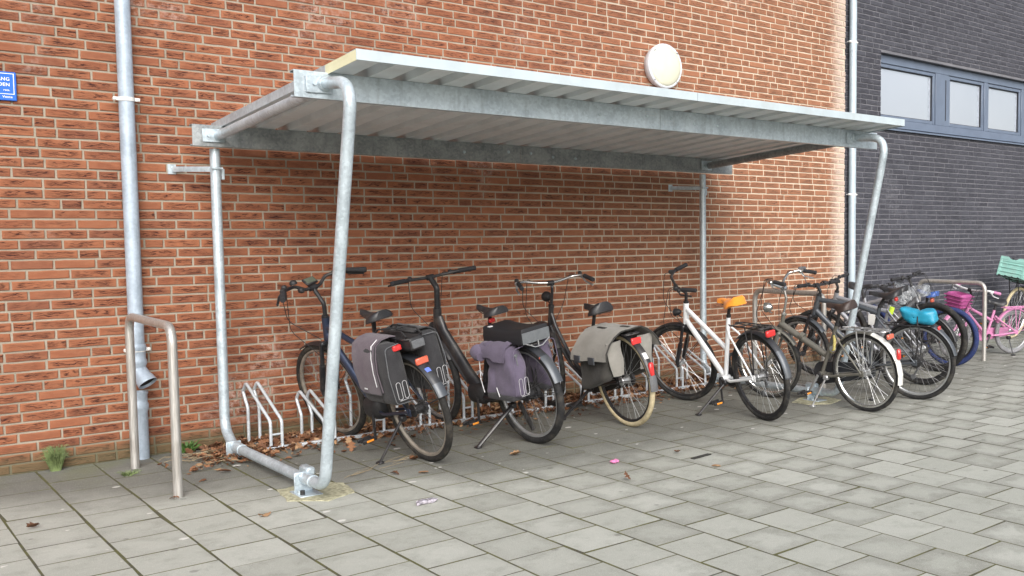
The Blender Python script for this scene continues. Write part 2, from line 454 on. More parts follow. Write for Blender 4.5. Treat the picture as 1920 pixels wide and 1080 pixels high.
MT['dirty_rim'] = simple('dirty_rim', (.30, .27, .23), .55, .4, .2, 20, 0, .002, .5, 0, .8, (.14, .11, .085), 8)
MT['black_rim'] = simple('black_rim', (.025, .025, .028), .4, .3, .2, 20, 0, .002, .5, 0, .4)
MT['spoke'] = simple('spoke_steel', (.52, .53, .54), .35, .8, .1)
MT['dark_spoke'] = simple('dark_spoke_steel', (.16, .16, .165), .4, .7, .1)
MT['chrome'] = simple('worn_chrome', (.70, .70, .69), .18, .95, .06, 20, 0, .002, .5, 0, .35, (.25, .2, .15), 14)
MT['alu'] = simple('dull_aluminium', (.50, .51, .52), .4, .75, .1, 20, 0, .002, .5, 0, .35)
MT['black_plastic'] = simple('black_plastic', (.020, .020, .022), .5, 0, .2, 60, .1, .001, .45, 0, .2, (.09, .085, .08))
MT['grey_plastic'] = simple('grey_plastic', (.12, .125, .135), .5, 0, .15, 60, .1, .001, .45, 0, .25)
MT['grip'] = simple('rubber_grip', (.030, .030, .033), .75, 0, .2, 200, .5, .002, .3)
MT['saddle'] = simple('saddle_vinyl', (.024, .024, .027), .42, 0, .2, 120, .15, .001, .5, 0, .15, (.09, .085, .08))
MT['brown_saddle'] = simple('brown_saddle_vinyl', (.045, .030, .027), .45, 0, .2, 120, .15, .001, .5, 0, .15)
MT['seal_grey'] = simple('saddle_side_panel', (.13, .14, .15), .45, 0, .1)
def fabric(name, col, col2, weave=900, fade=.5, scale=5):
    t = NT(name); o = t.obj(); n = t.noise(o, scale, 5, .6); w = t.noise(o, weave, 1); f2 = t.noise(o, 28, 4)
    c = t.mix(t.ramp(n, .3, .7), col, col2); c = t.mix(t.math('MULTIPLY', t.ramp(w, .4, .65), .3), c, tuple(x * .6 for x in col)); c = t.mix(t.math('MULTIPLY', t.ramp(f2, .55, .75), .2), c, tuple(min(1, x * 1.5) for x in col2))
    t.set(color=c, rough=.9, spec=.2, sheen=.15); t.bump(t.math('ADD', t.math('MULTIPLY', w, .25), t.math('MULTIPLY', f2, .8)), .5, .008); return t.mat
MT['black_fabric'] = fabric('black_bag_fabric', (.026, .026, .029), (.05, .049, .053))
MT['faded_fabric'] = fabric('faded_purple_grey_fabric', (.165, .145, .165), (.115, .085, .11))
MT['purple_fabric'] = fabric('purple_bag_fabric', (.15, .126, .185), (.105, .088, .13))
MT['grey_canvas'] = fabric('grey_canvas', (.31, .298, .272), (.235, .226, .206))
MT['dark_canvas'] = fabric('dark_canvas', (.034, .033, .031), (.058, .055, .05))
MT['orange_fabric'] = fabric('orange_nylon', (.86, .30, .035), (.74, .23, .025), 600)
MT['turquoise'] = simple('turquoise_nylon', (.02, .27, .42), .4, 0, .15, 14, .5, .01)
def pad():
    t = NT('black_vinyl_pad'); o = t.obj(); n = t.noise(o, 300, 2); c = t.mix(n, (.012, .012, .014), (.024, .024, .027)); t.set(color=c, rough=.55, spec=.4); t.bump(n, .25, .001); return t.mat
MT['pad'] = pad()
def lens(name, col, rough=.2):
    t = NT(name); o = t.obj(); b = t.new('ShaderNodeTexChecker'); b.inputs['Scale'].default_value = 160; t.l.new(o, b.inputs['Vector'])
    c = t.mix(t.math('MULTIPLY', b.outputs['Fac'], .3), col, tuple(min(1, x * 1.5 + .03) for x in col)); t.set(color=c, rough=rough, coat=.6); return t.mat
MT['red_lens'] = lens('red_lens', (.58, .03, .03))
MT['orange_lens'] = lens('faded_red_lens', (.58, .115, .065))
MT['amber_lens'] = lens('amber_lens', (.75, .27, .03))
MT['clear_lens'] = lens('clear_lens', (.75, .77, .78))
MT['reflect'] = simple('reflective_strip', (.70, .71, .73), .35, .1, .08)
MT['reflect_dull'] = simple('dull_reflective_print', (.46, .46, .48), .45, .1, .1)
MT['lcd'] = simple('display_glass', (.11, .125, .095), .15, 0, .1)
MT['blue_sticker'] = simple('blue_sticker', (.13, .2, .62), .4)
MT['white_plastic'] = simple('white_plastic', (.72, .72, .70), .4, 0, .05)
MT['cream_guard'] = simple('white_mudguard_paint', (.70, .70, .67), .35, 0, .06, 20, 0, .002, .5, .2, .35, (.3, .27, .22), 9)
MT['olive_strap'] = simple('yellow_lock', (.42, .36, .12), .6)
MT['lime'] = simple('lime_plastic', (.55, .75, .06), .45)
MT['blue_vinyl'] = simple('blue_saddle_vinyl', (.05, .11, .35), .4)
MT['rope_bolt'] = simple('black_bolt', (.02, .02, .022), .5)
def polythene():
    t = NT('clear_plastic_bag'); o = t.obj(); n = t.noise(o, 22, 4); t.set(color=t.mix(t.ramp(n, .35, .65), (.14, .155, .17), (.44, .47, .50)), rough=.2, spec=.8, alpha=.52); t.bump(n, .8, .02); return t.mat
MT['polythene'] = polythene()
MT['crate'] = simple('mint_green_plastic', (.29, .56, .50), .5, 0, .08, 12, 0, .002, .4, 0, .35, (.3, .4, .36), 7)
MT['roof_white'] = simple('painted_roof_sheet', (.74, .77, .79), .45, 0, .05, 5, 0, .002, .4, 0, .25, (.46, .47, .46), 3)
MT['roof_edge'] = simple('white_edge_trim', (.52, .60, .645), .35, .15, .06, 6, 0, .002, .5, 0, .3, (.4, .42, .42), 4)
MT['roof_edge_lit'] = simple('lit_yellow_edge_trim', (.82, .80, .55), .45, 0, .06, 6)  # pale yellow light on the front overhang, put into the trim colour
MT['frame_grey'] = simple('blue_grey_window_paint', (.135, .17, .235), .4, 0, .06, 8, 0, .002, .5, .1)
MT['rubber_seal'] = simple('window_gasket', (.02, .02, .025), .6)
def glass():
    t = NT('reflecting_window_glass'); g = t.geo(); n = t.noise(g, .7, 2)
    t.set(color=t.mix(n, (.62, .67, .75), (.76, .80, .86)), rough=.03, metal=.65, spec=1.0); return t.mat
MT['glass'] = glass()
MT['grey_glazing'] = simple('inner_jamb_paint', (.36, .40, .46), .3)
MT['sign_blue'] = simple('blue_enamel', (.02, .14, .60), .25, 0, .06, 6)
MT['enamel_white'] = simple('white_enamel', (.82, .84, .86), .3)
MT['lamp_glass'] = simple('yellowed_diffuser', (.66, .655, .52), .3, 0, .05, 6, 0, .002, .5, .3)
MT['lamp_rim'] = simple('white_lamp_ring', (.62, .66, .70), .4, 0, .05)
MT['mortar_patch'] = simple('sandy_cement', (.40, .385, .27), .95, 0, .3, 40, .8, .01, .2)
MT['grass'] = simple('grass_blade', (.15, .20, .075), .6, 0, .4, 15)
MT['weed'] = simple('weed_leaf', (.07, .15, .03), .6, 0, .3, 15)
MT['straw'] = simple('dry_stem', (.30, .24, .15), .8, 0, .2, 15)
MT['pink_paper'] = simple('pink_wrapper', (.80, .25, .50), .4, 0, .2, 60)
MT['foil'] = simple('crumpled_wrapper', (.42, .39, .44), .35, .2, .5, 70)
MT['wood_slot'] = simple('dark_slot', (.03, .028, .025), .9)
MT['concrete_flat'] = simple('roof_felt', (.10, .10, .10), .9)
# ================================================================== ground
sheet = MB(); sheet.add([(-60, -60, -.0014), (60, -60, -.0014), (60, 60, -.0014), (-60, 60, -.0014)], [(0, 1, 2, 3)])
tag(sheet.build('ground', MT['joint'], None, False), kind='structure')

def pavers():
    T = .30; Y0 = -2.491
    vs = []; fs = []; uvs = []; rn = []
    rg = random.Random(3)
    def tile(cx, cy, sx, sy, slab=False):
        g = .0016 + rg.random() * .0014; b = .0014
        gx = g + (.0022 if cx < 2.6 else .0005)
        hx, hy = sx / 2 - gx, sy / 2 - g - .0008
        z = rg.uniform(-.0003, .0003); tx, ty = rg.gauss(0, .0012), rg.gauss(0, .0012)
        if slab: z += .004
        rot = rg.gauss(0, .004); dx, dy = rg.gauss(0, .0012), rg.gauss(0, .0012)
        c, s = math.cos(rot), math.sin(rot); o = len(vs)
        col = (rg.random(), rg.random(), rg.random())
        def pt(x, y, dz):
            return (cx + dx + x * c - y * s, cy + dy + x * s + y * c, z + x * tx + y * ty + dz)
        n = 2
        ring_o = []; 
        cor = [(-1, -1), (1, -1), (1, 1), (-1, 1)]
        for k, (ex, ey) in ((0, (hx, hy)), (1, (hx, hy)), (2, (hx - b, hy - b))):
            dz = (-.02, -b * .8, 0)[k]
            for ci, (a, e) in enumerate(cor):
                j = rg.uniform(-.0012, .0012) if k == 1 else 0
                if k == 0 and ci == 0: chips = [rg.uniform(.003, .009) if rg.random() < .06 else 0 for _ in range(4)]
                j -= chips[ci] if k else 0
                vs.append(pt(a * (ex + j), e * (ey + j), dz)); uvs.append((a * ex, e * ey)); rn.append(col)
        for k in (0, 1):
            for i in range(4):
                j = (i + 1) % 4; fs.append((o + k * 4 + i, o + k * 4 + j, o + k * 4 + 4 + j, o + k * 4 + 4 + i))
        fs.append((o + 8, o + 9, o + 10, o + 11))
    for k in range(-8, 58):
        off = .15 if k % 2 else 0.
        for j in range(-10, 16):
            cx = T * (k + .5); cy = Y0 - off - (j + .5) * T
            if cy + T / 2 > -.0: 
                top = min(0.0, cy + T / 2)
                if cy - T / 2 < -.04:
                    tile(cx, (top + cy - T / 2) / 2 - .002, T, top - (cy - T / 2))
                continue
            if cy < -6.9: continue
            tile(cx, cy, T, T)
    # strip in front of the recessed dark wall
    for k in range(28, 58): tile(T * (k + .5), .055, T, .11)
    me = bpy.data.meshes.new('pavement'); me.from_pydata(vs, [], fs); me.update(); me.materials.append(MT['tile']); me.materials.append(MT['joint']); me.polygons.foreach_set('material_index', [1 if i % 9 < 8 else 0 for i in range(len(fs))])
    uvl = me.uv_layers.new(name='tile'); at = me.color_attributes.new('rnd', 'FLOAT_COLOR', 'POINT')
    for l in me.loops: uvl.data[l.index].uv = uvs[l.vertex_index]
    at.data.foreach_set('color', [x for c in rn for x in (*c, 1)])
    o = bpy.data.objects.new('pavement', me); COL.objects.link(o); tag(o, kind='structure')
pavers()

# ================================================================== brickwork
def brickwork(name, x0, x1, z0, z1, yf, mats, parent, seed, holes=(), course=.0609, mod=.22, rec=.0075, depth=.3, end_deep=0., rough=1.):
    rg = random.Random(seed); jt = .0125
    vs = []; fs = []; uvs = []; rn = []
    def hit(a, b, c, d):
        return [h for h in holes if a < h[1] - 1e-4 and b > h[0] + 1e-4 and c < h[3] - .02 and d > h[2] + .02]
    def brick(a, b, zc, hgt, col, dx0=0):
        o = len(vs); w = b - a; n = 4 if w > .14 else 2
        if w < .03: return
        y = yf + rg.gauss(0, .0011) * rough; tl = rg.gauss(0, .006) * rough; bev = .004
        cx = (a + b) / 2; tz = rg.gauss(0, .004) * rough
        def ringv(ins, yy, jit):
            L = []
            hx, hz = w / 2 - ins, hgt / 2 - ins
            for i in range(n + 1): L.append((-hx + 2 * hx * i / n, -hz))
            for i in range(n + 1): L.append((hx - 2 * hx * i / n, hz))
            for (px, pz) in L:
                jx = rg.uniform(-1, 1) * jit * .8; jz = rg.uniform(-1, 1) * jit
                vs.append((cx + px + jx, yy + tl * px * (1 if yy < yf + .004 else 0), zc + pz + jz + tz * px)); uvs.append((px, pz)); rn.append(col)
            return len(L)
        m = ringv(0, yf + rec + .004 + dx0, .0008); ringv(.0, y + bev * .75, .0016 * rough); ringv(bev, y, .0014 * rough)
        for k in (0, 1):
            for i in range(m):
                j = (i + 1) % m; fs.append((o + k * m + i, o + k * m + j, o + (k + 1) * m + j, o + (k + 1) * m + i))
        q = o + 2 * m
        for i in range(n): fs.append((q + i, q + i + 1, q + m - 2 - i, q + m - 1 - i))
    nz = int((z1 - z0) / course)
    for r in range(nz):
        zc = z0 + (r + .5) * course
        x = x0 - rg.random() * mod
        run = rg.randint(1, 4)
        while x < x1:
            run -= 1
            if run < 0: w = mod / 2; run = rg.randint(2, 5)
            else: w = mod
            a, b = x + jt / 2, x + w - jt / 2; x += w
            hgt = course - jt + rg.gauss(0, .0006)
            col = (rg.random(), rg.random(), rg.random())
            A, B = max(a, x0), min(b, x1)
            if B - A < .03: continue
            hs = hit(A, B, zc - course / 2, zc + course / 2)
            segs = [(A, B)]
            for h in hs:
                ns = []
                for (p, q) in segs:
                    if p < h[0] - .03: ns.append((p, min(q, h[0] - .002)))
                    if q > h[1] + .03: ns.append((max(p, h[1] + .002), q))
                segs = ns
            for p, q in segs:
                brick(p, q, zc, hgt, col, end_deep if q >= x1 - .001 else 0)
    me = bpy.data.meshes.new(name); me.from_pydata(vs, [], fs); me.update(); me.materials.append(mats[0]); me.materials.append(mats[1])
    uvl = me.uv_layers.new(name='brick'); at = me.color_attributes.new('rnd', 'FLOAT_COLOR', 'POINT')
    # mortar body behind, butted round the holes
    for l in me.loops: uvl.data[l.index].uv = uvs[l.vertex_index]
    at.data.foreach_set('color', [v for c in rn for v in (*c, 1)])
    o = bpy.data.objects.new(name, me); COL.objects.link(o); o.parent = parent
    m = MB(); ya = yf + rec; yb = yf + depth
    def blk(a, b, c, d):
        if b - a > .001 and d - c > .001: m.box(((a + b) / 2, (ya + yb) / 2, (c + d) / 2), (b - a, yb - ya, d - c))
    xs = x1 - .004 if end_deep else x1
    if holes:
        h = holes[0]
        blk(x0, h[0], z0 - .1, z1); blk(h[1], xs, z0 - .1, z1); blk(h[0], h[1], z0 - .1, h[2]); blk(h[0], h[1], h[3], z1)
    else: blk(x0, xs, z0 - .1, z1)
    m.build('mortar_bed', mats[1], o, False)
    return o

XC = 8.275
red = empty('brick_building', (2.5, .15, 0)); tag(red, 'orange red brick building with sandy pointing behind the bicycle shelter', 'building')
def under(o, p):
    o.parent = p; o.matrix_parent_inverse = Matrix.Translation(-Vector(p.location)) if p.rotation_euler.z == 0 else p.matrix_world.inverted()
w = brickwork('wall', -3.6, XC, 0.0, 5.36, 0.0, (MT['brick'], MT['mortar']), None, 11, depth=.30, end_deep=.09); under(w, red)
m = MB(); m.box((2.33, 1.9, 5.40), (11.9, 3.9, .08)); under(m.build('roof', MT['concrete_flat'], None, False), red)
m = MB(); m.box((-3.55, 2.05, 2.6), (.1, 3.5, 5.3)); m.box((8.1, 2.05, 2.6), (.1, 3.4, 5.3)); m.box((2.3, 3.8, 2.6), (11.6, .1, 5.3)); under(m.build('side_wall', MT['mortar'], None, False), red)

dark = empty('dark_brick_building', (12.5, .3, 0)); tag(dark, 'dark slate grey brick building with a strip window, right of the orange brick wall', 'building')
YD = .13
WX0, WX1, WZ0, WZ1 = 9.105, 14.2, 2.66, 3.565
w = brickwork('wall', XC + .006, 17.0, 0.0, 6.1, YD, (MT['dark_brick'], MT['dark_mortar']), None, 23, holes=[(WX0, WX1, WZ0, WZ1)], course=.0609, depth=.30, rough=.7); under(w, dark)
m = MB(); m.box((12.7, 2.1, 6.14), (8.9, 4.0, .08)); under(m.build('roof', MT['concrete_flat'], None, False), dark)
m = MB(); m.box((8.36, 2.3, 3.05), (.1, 3.6, 6.1)); m.box((16.95, 2.3, 3.05), (.1, 3.6, 6.1)); m.box((12.65, 4.1, 3.05), (8.4, .1, 6.1)); under(m.build('side_wall', MT['dark_mortar'], None, False), dark)
# strip window
wy = YD + .075
wf = MB()
def bar(x0, x1, z0, z1, y0, y1, mb=wf): mb.bbox(((x0 + x1) / 2, (y0 + y1) / 2, (z0 + z1) / 2), (x1 - x0, y1 - y0, z1 - z0), .004)
fz0, fz1 = 2.70, 3.560
pz0, pz1 = 2.845, 3.415
panes = [(9.205, 10.31, 'l'), (10.70, 11.47, 'm'), (11.645, 12.46, 'm'), (12.64, 13.9, 'm')]
bar(WX0 + .005, WX1 - .005, pz1 + .045, fz1, wy, wy + .09); bar(WX0 + .005, WX1 - .005, fz0, pz0 - .045, wy, wy + .09)
edges = [WX0 + .005] + [v for p in panes for v in (p[0] - .045, p[1] + .045)] + [WX1 - .005]
for i in range(0, len(edges), 2): bar(edges[i], edges[i + 1], pz0 - .045, pz1 + .045, wy + .001, wy + .089)
wfo = wf.build('window', MT['frame_grey']); under(wfo, dark)
slit = MB(); slit.box((10.578, wy + .0005, 3.13), (.014, .006, .52)); s_ = slit.build('shadow_gap', MT['rubber_seal'], None, False); s_.parent = wfo
for a, b, _ in panes:
    sa = MB()
    for (x0, x1, z0, z1) in ((a - .042, a, pz0 - .042, pz1 + .042), (b, b + .042, pz0 - .042, pz1 + .042), (a + .001, b - .001, pz0 - .042, pz0), (a + .001, b - .001, pz1, pz1 + .042)):
        bar(x0, x1, z0, z1, wy + .014, wy + .07, sa)
    so = sa.build('sash', MT['frame_grey']); so.parent = wfo
    ga = MB()
    for (x0, x1, z0, z1) in ((a, a + .008, pz0, pz1), (b - .008, b, pz0, pz1), (a + .008, b - .008, pz0, pz0 + .008), (a + .008, b - .008, pz1 - .008, pz1)):
        ga.box(((x0 + x1) / 2, wy + .045, (z0 + z1) / 2), (x1 - x0, .03, z1 - z0))
    ga.build('gasket', MT['rubber_seal'], wfo, False)
    ij = MB(); ij.box((b - .034, wy + .048, (pz0 + pz1) / 2), (.045, .003, pz1 - pz0 - .018)); ij.build('inner_jamb', MT['grey_glazing'], wfo, False)
    gl = MB(); gl.box(((a + b) / 2, wy + .056, (pz0 + pz1) / 2), (b - a - .004, .012, pz1 - pz0 - .004)); gl.build('pane', MT['glass'], wfo, False)
si = MB(); si.prism([(YD - .035, 2.652), (YD - .035, 2.672), (wy + .05, 2.698), (wy + .05, 2.668)], WX0 + .003, WX1 - .003, plane='yz'); si.build('sill', MT['frame_grey'], wfo, False)

# ================================================================== rainwater pipes
def clampring(x, y, z, r, wall):
    m = MB(); m.lathe([(r + .0045, -.012), (r + .0045, .012)], Matrix.Translation((x, y, z)), 24)
    for s in (-1, 1):
        m.bbox((x + s * (r + .016), y - .004, z), (.03, .022, .022), .003); m.cyl((x + s * (r + .022), y - .02, z), (x + s * (r + .022), y + .03, z), .006, 8)
    m.cyl((x, y + r, z), (x, wall, z), .006, 8)
    return m
def pipe(x, y, wall, clamps, label, mat, breakz=None, zt=5.3, r=.043):
    t = empty('rainwater_pipe', (x, y, 0)); tag(t, label, 'downpipe', 'rainwater pipes on the facade')
    m = MB()
    if breakz:
        a = MB(); a.lathe([(r, breakz + .30), (r, zt)], Matrix.Translation((x, y, 0)), 28); under(a.build('pipe_shaft', mat), t)
        # swan-necked outlet over an open socket
        b = MB(); z0 = breakz
        b.lathe([(r + .004, z0 + .315), (r + .009, z0 + .30), (r + .009, z0 + .285), (r + .003, z0 + .27), (r + .003, z0 + .225), (r + .009, z0 + .21), (r + .009, z0 + .19), (r + .003, z0 + .175), (r + .003, z0 + .12)], Matrix.Translation((x, y, 0)), 28)
        pr = [(r + .003, 0.), (r + .003, .05), (r + .008, .065), (r + .012, .10), (r + .012, .104), (r + .007, .10), (r - .002, .05), (r - .003, .0)]
        mm = Matrix.Translation((x, y, z0 + .15)) @ Vector((.36, -.52, -.77)).to_track_quat('Z', 'Y').to_matrix().to_4x4() @ Matrix.Scale(1.05, 4)
        vs = []; fs = []; sg = 28
        for (rr, zz) in pr:
            for j in range(sg): vs.append(mm @ Vector((rr * math.cos(2 * PI * j / sg), rr * math.sin(2 * PI * j / sg), zz)))
        for i in range(len(pr) - 1):
            for j in range(sg): fs.append((i * sg + j, i * sg + (j + 1) % sg, (i + 1) * sg + (j + 1) % sg, (i + 1) * sg + j))
        b.add(vs, fs); under(b.build('outlet', mat), t)
        d = MB(); d.lathe([(r * .6, .02), (r * 1.13, .088), (r * 1.13, .089)], mm, 24); under(d.build('throat_shade', MT['wood_slot']), t)  # dark disc stands in for the shade inside the open outlet
        c = MB(); c.lathe([(r + .002, -.02), (r + .002, z0 - .12), (r + .009, z0 - .10), (r + .009, z0 - .07), (r + .003, z0 - .055), (r + .003, z0 - .01), (r + .008, z0), (r + .008, z0 + .012), (r - .004, z0 + .012), (r - .006, z0 - .05)], Matrix.Translation((x, y, 0)), 28); under(c.build('lower_pipe', mat), t)
    else:
        a = MB(); a.lathe([(r, -.02), (r, zt)], Matrix.Translation((x, y, 0)), 28)
        for z in clamps: a.lathe([(r + .003, z - .10), (r + .003, z - .012)], Matrix.Translation((x, y, 0)), 28)
        under(a.build('pipe_shaft', mat), t)
    for z in clamps: under(clampring(x, y, z, r, wall).build('clamp', MT['white_plastic']), t)
pipe(1.155, -.062, 0, (.70, 2.27, 3.9), 'grey zinc downpipe with an open broken outlet, behind the leftmost steel hoop', MT['zinc'], .42)
pipe(8.495, YD - .060, YD, (1.86, 3.59, .5), 'pale grey unbroken downpipe at the corner between the orange and dark brick walls', MT['zinc_pale'], None, 6.0)

# ================================================================== street sign, wall lamp
def text(s, size, x, y, z, mat, parent, name='lettering', right=True):
    cu = bpy.data.curves.new(name, 'FONT'); cu.body = s; cu.size = size; cu.align_x = 'RIGHT' if right else 'LEFT'; cu.extrude = .0006; cu.space_character = 1.08; cu.offset = size * .012
    o = bpy.data.objects.new('tmp', cu); COL.objects.link(o)
    dg = bpy.context.evaluated_depsgraph_get(); me = bpy.data.meshes.new_from_object(o.evaluated_get(dg)); COL.objects.unlink(o); bpy.data.objects.remove(o)
    me.materials.clear(); me.materials.append(mat)
    ob = bpy.data.objects.new(name, me); COL.objects.link(ob); ob.location = (x, y, z); ob.rotation_euler = (PI / 2, 0, 0); ob.parent = parent; return ob
sg = empty('street_sign', (.602 - .15, -.012, 2.297)); tag(sg, 'blue enamel street sign with white letters, cut off by the left edge', 'sign')
m = MB(); m.bbox((0, 0, 0), (.30, .010, .168), .004); m.build('sign_plate', MT['sign_blue'], sg)
m = MB()
for (x0, x1, z0, z1) in ((-.147, .138, .071, .0745), (-.147, .138, -.047, -.0435), (.1345, .138, -.0434, .0709)): m.box(((x0 + x1) / 2, -.0058, (z0 + z1) / 2), (x1 - x0, .002, z1 - z0))
m.build('border_line', MT['enamel_white'], sg, False)
for s, size, z in (('ANG', .027, .032), ('DEN', .027, .000), ('rats.', .017, -.028), ('Vente', .019, -.068)): text(s, size, .118 if size != .019 else .128, -.0062, z, MT['enamel_white'], sg)
la = empty('wall_lamp', (5.545, 0, 2.968)); tag(la, 'round bulkhead lamp with a yellowed diffuser on the orange brick wall above the shelter roof', 'wall lamp')
Mx = Matrix.Rotation(PI / 2, 4, 'X')
m = MB(); m.lathe([(.17, -.005), (.188, .01), (.20, .05), (.205, .075), (.203, .092), (.193, .10), (.183, .098), (.176, .085)], Mx, 48); m.build('lamp_body', MT['lamp_rim'], la)
m = MB(); m.lathe([(.183, .094)] + [(.183 * math.cos(a), .094 + .035 * math.sin(a)) for a in [R(x) for x in (12, 28, 45, 62, 78)]] + [(.004, .129)], Mx, 48); m.build('diffuser', MT['lamp_glass'], la)
for k in range(4):
    m = MB(); a = PI / 4 + k * PI / 2; m.lathe([(.009, .09), (.009, .104), (.004, .108)], Mx @ Matrix.Translation((.19 * math.cos(a), .19 * math.sin(a), 0)), 10)
    m.build('screw', MT['alu'], la)

# ================================================================== bicycle shelter
sh = empty('bicycle_shelter', (3.83, -1.2, 0)); tag(sh, 'open galvanised steel bicycle shelter with a flat ribbed roof', 'bicycle shelter')
KS = .0746
def rz(y): return 2.247 + (-2.05 - y) * KS
def frame(x, side):
    r = .0305
    p = [(x, -.25, rz(-.25) - .137), (x, -.25, .16), (x, -.40, .072), (x, -.52, .070)]
    m = MB(); m.tube(fillet(p, [.14, .10], 7), r, 16, ref=(1, 0, 0)); under(m.build('rear_post', MT['galv']), sh)
    m = MB(); m.tube([(x, -.50, .068), (x, -1.66, .075)], r, 16, ref=(1, 0, 0)); under(m.build('base_bar', MT['galv']), sh)
    p = [(x, -1.64, .082), (x, -1.90, .084), (x, -2.385, 2.165), (x, -2.07, 2.188)]
    m = MB(); m.tube(fillet(p, [.12, .14], 8), r, 16, ref=(1, 0, 0)); under(m.build('front_post', MT['galv']), sh)
    m = MB(); m.tube([(x, -.335, rz(-.33) - .066), (x, -2.005, rz(-2.0) - .075)], r, 16, ref=(1, 0, 0)); under(m.build('rafter', MT['galv'] if side < 0 else MT['galv_shade']), sh)
    # foot brackets
    m = MB(); m.bbox((x - .01, -1.62, .055), (.10, .012, .125), .004); m.bbox((x - .01, -1.66, .006), (.12, .17, .009), .003)
    m.bbox((x + .02, -1.60, .12), (.05, .12, .045), .01); m.tube([(x, -1.56, .078), (x, -1.74, .083)], .035, 16, ref=(1, 0, 0))
    m.cyl((x - .045, -1.67, .01), (x - .045, -1.67, .028), .017, 6); m.cyl((x - .03, -1.632, .10), (x - .03, -1.640, .10), .010, 10)
    under(m.build('front_foot', MT['galv']), sh)
    m = MB(); m.cyl((x - .045, -1.70, .01), (x - .045, -1.70, .034), .013, 8); under(m.build('anchor_bolt', MT['rope_bolt']), sh)
    m = MB(); m.bbox((x - .012, -.45, .05), (.09, .012, .115), .004); m.bbox((x, -.42, .005), (.11, .15, .008), .003); m.tube([(x, -.44, .071), (x, -.58, .069)], .035, 16, ref=(1, 0, 0)); m.cyl((x - .025, -.458, .09), (x - .025, -.466, .09), .010, 10)
    under(m.build('rear_foot', MT['galv']), sh)
    # plates where tubes meet the beams
    m = MB(); m.bbox((x - .03, -2.058, rz(-2.05) - .066), (.13, .008, .085), .003); m.lathe([(.04, 0), (.04, .012), (.034, .02)], Matrix.Translation((x, -2.062, 2.188)) @ Matrix.Rotation(PI / 2, 4, 'X'), 18)
    m.cyl((x - .055, -2.060, 2.185), (x - .055, -2.074, 2.185), .011, 6)
    under(m.build('joint_plate', MT['galv']), sh); m = MB()
    m.bbox((x - .03, -.338, rz(-.33) - .066), (.13, .008, .085), .003); m.cyl((x - .06, -.34, rz(-.33) - .066), (x - .06, -.354, rz(-.33) - .066), .011, 6)
    under(m.build('joint_plate', MT['galv']), sh)
    m = MB(); zb = 1.85
    m.bbox((x - .19, -.004, zb), (.05, .007, .065), .002); m.tube([(x - .19, -.008, zb), (x - .185, -.03, zb), (x - .03, -.245, zb - .004)], .017, 4, ell=.2, ref=(1, -.7, 0)); m.bbox((x + .045, -.243, zb - .035), (.02, .02, .07), .003)
    m.cyl((x - .033, -.283, zb), (x + .035, -.283, zb), .008, 8); m.cyl((x - .19, -.009, zb + .014), (x - .19, -.016, zb + .014), .008, 8)
    under(m.build('wall_bracket', MT['galv']), sh)
FL, FR = 1.60, 5.86
frame(FL, -1); frame(FR, 1)
for y, nm, mt in ((-2.05, 'front_beam', MT['galv']), (-.33, 'rear_beam', MT['galv_shade'])):
    zt = rz(y); h = .134
    m = MB(); sec = [(y + .055, zt - .012), (y + .055, zt), (y, zt), (y, zt - h), (y + .05, zt - h), (y + .05, zt - h + .012), (y + .046, zt - h + .012), (y + .046, zt - h + .004), (y + .004, zt - h + .004), (y + .004, zt - .004), (y + .051, zt - .004), (y + .051, zt - .012)]
    for (a, b) in ((1.450, 3.826), (3.829, 6.172)): m.prism(sec, a, b, plane='yz')
    bo = m.build(nm, mt, None, False); under(bo, sh)
    for dx in (-.50, -.115, .09, .30, .52):
        m = MB(); m.lathe([(.012, 0), (.012, .006), (.006, .010)], Matrix.Translation((3.83 + dx, y, zt - h * (.55 if abs(dx) > .2 else .4))) @ Matrix.Rotation(PI / 2, 4, 'X'), 10)
        under(m.build('bolt', MT['galv']), sh)
    if y < -1:
        for dx, dz in ((-.09, -.035), (.075, -.085), (-2.27, -.065)):
            m = MB(); w_, h_ = (.085, .02) if dx > -1 else (.13, .07)
            for (a, b, c, d) in ((-w_ / 2, w_ / 2, h_ / 2, h_ / 2 + .003), (-w_ / 2, w_ / 2, -h_ / 2 - .003, -h_ / 2), (-w_ / 2, -w_ / 2 + .003, -h_ / 2, h_ / 2), (w_ / 2 - .003, w_ / 2, -h_ / 2, h_ / 2)):
                m.box((3.83 + dx + (a + b) / 2, y - .001, zt + dz + (c + d) / 2), (b - a, .002, d - c))
            under(m.build('stamped_slot', MT['galv_rack'], None, False), sh)
# ribbed roof sheet
RX0, RX1, RYF, RYB = 1.62, 6.07, -2.40, -.13
m = MB(); prof = []; x = RX0 + .01; pitch = .207; up = .044
while x < RX1 - .02:
    for dx, dz in ((0, .0), (.118, .0), (.126, up), (.199, up)):
        if x + dx < RX1 - .01: prof.append((x + dx, dz))
    x += pitch
prof.append((RX1 - .01, .0))
rows = []
for y in (RYF + .012, -1.8, -1.2, -.6, RYB): rows.append([(px, y, rz(y) + .003 + dz) for px, dz in prof])
m.sheet(rows, .0016); under(m.build('roof_sheet', MT['roof_white'], None, True, 20), sh)
m = MB(); zf = rz(RYF)
for a, b in ((RX0, 3.842), (3.845, RX1)):
    m.prism([(RYF, zf - .004), (RYF, zf + .048), (RYF + .11, zf + .048 - .11 * KS), (RYF + .11, zf + .045 - .11 * KS), (RYF + .004, zf + .044), (RYF + .004, zf - .004)], a, b, plane='yz')
under(m.build('front_trim', MT['roof_edge'], None, False), sh)
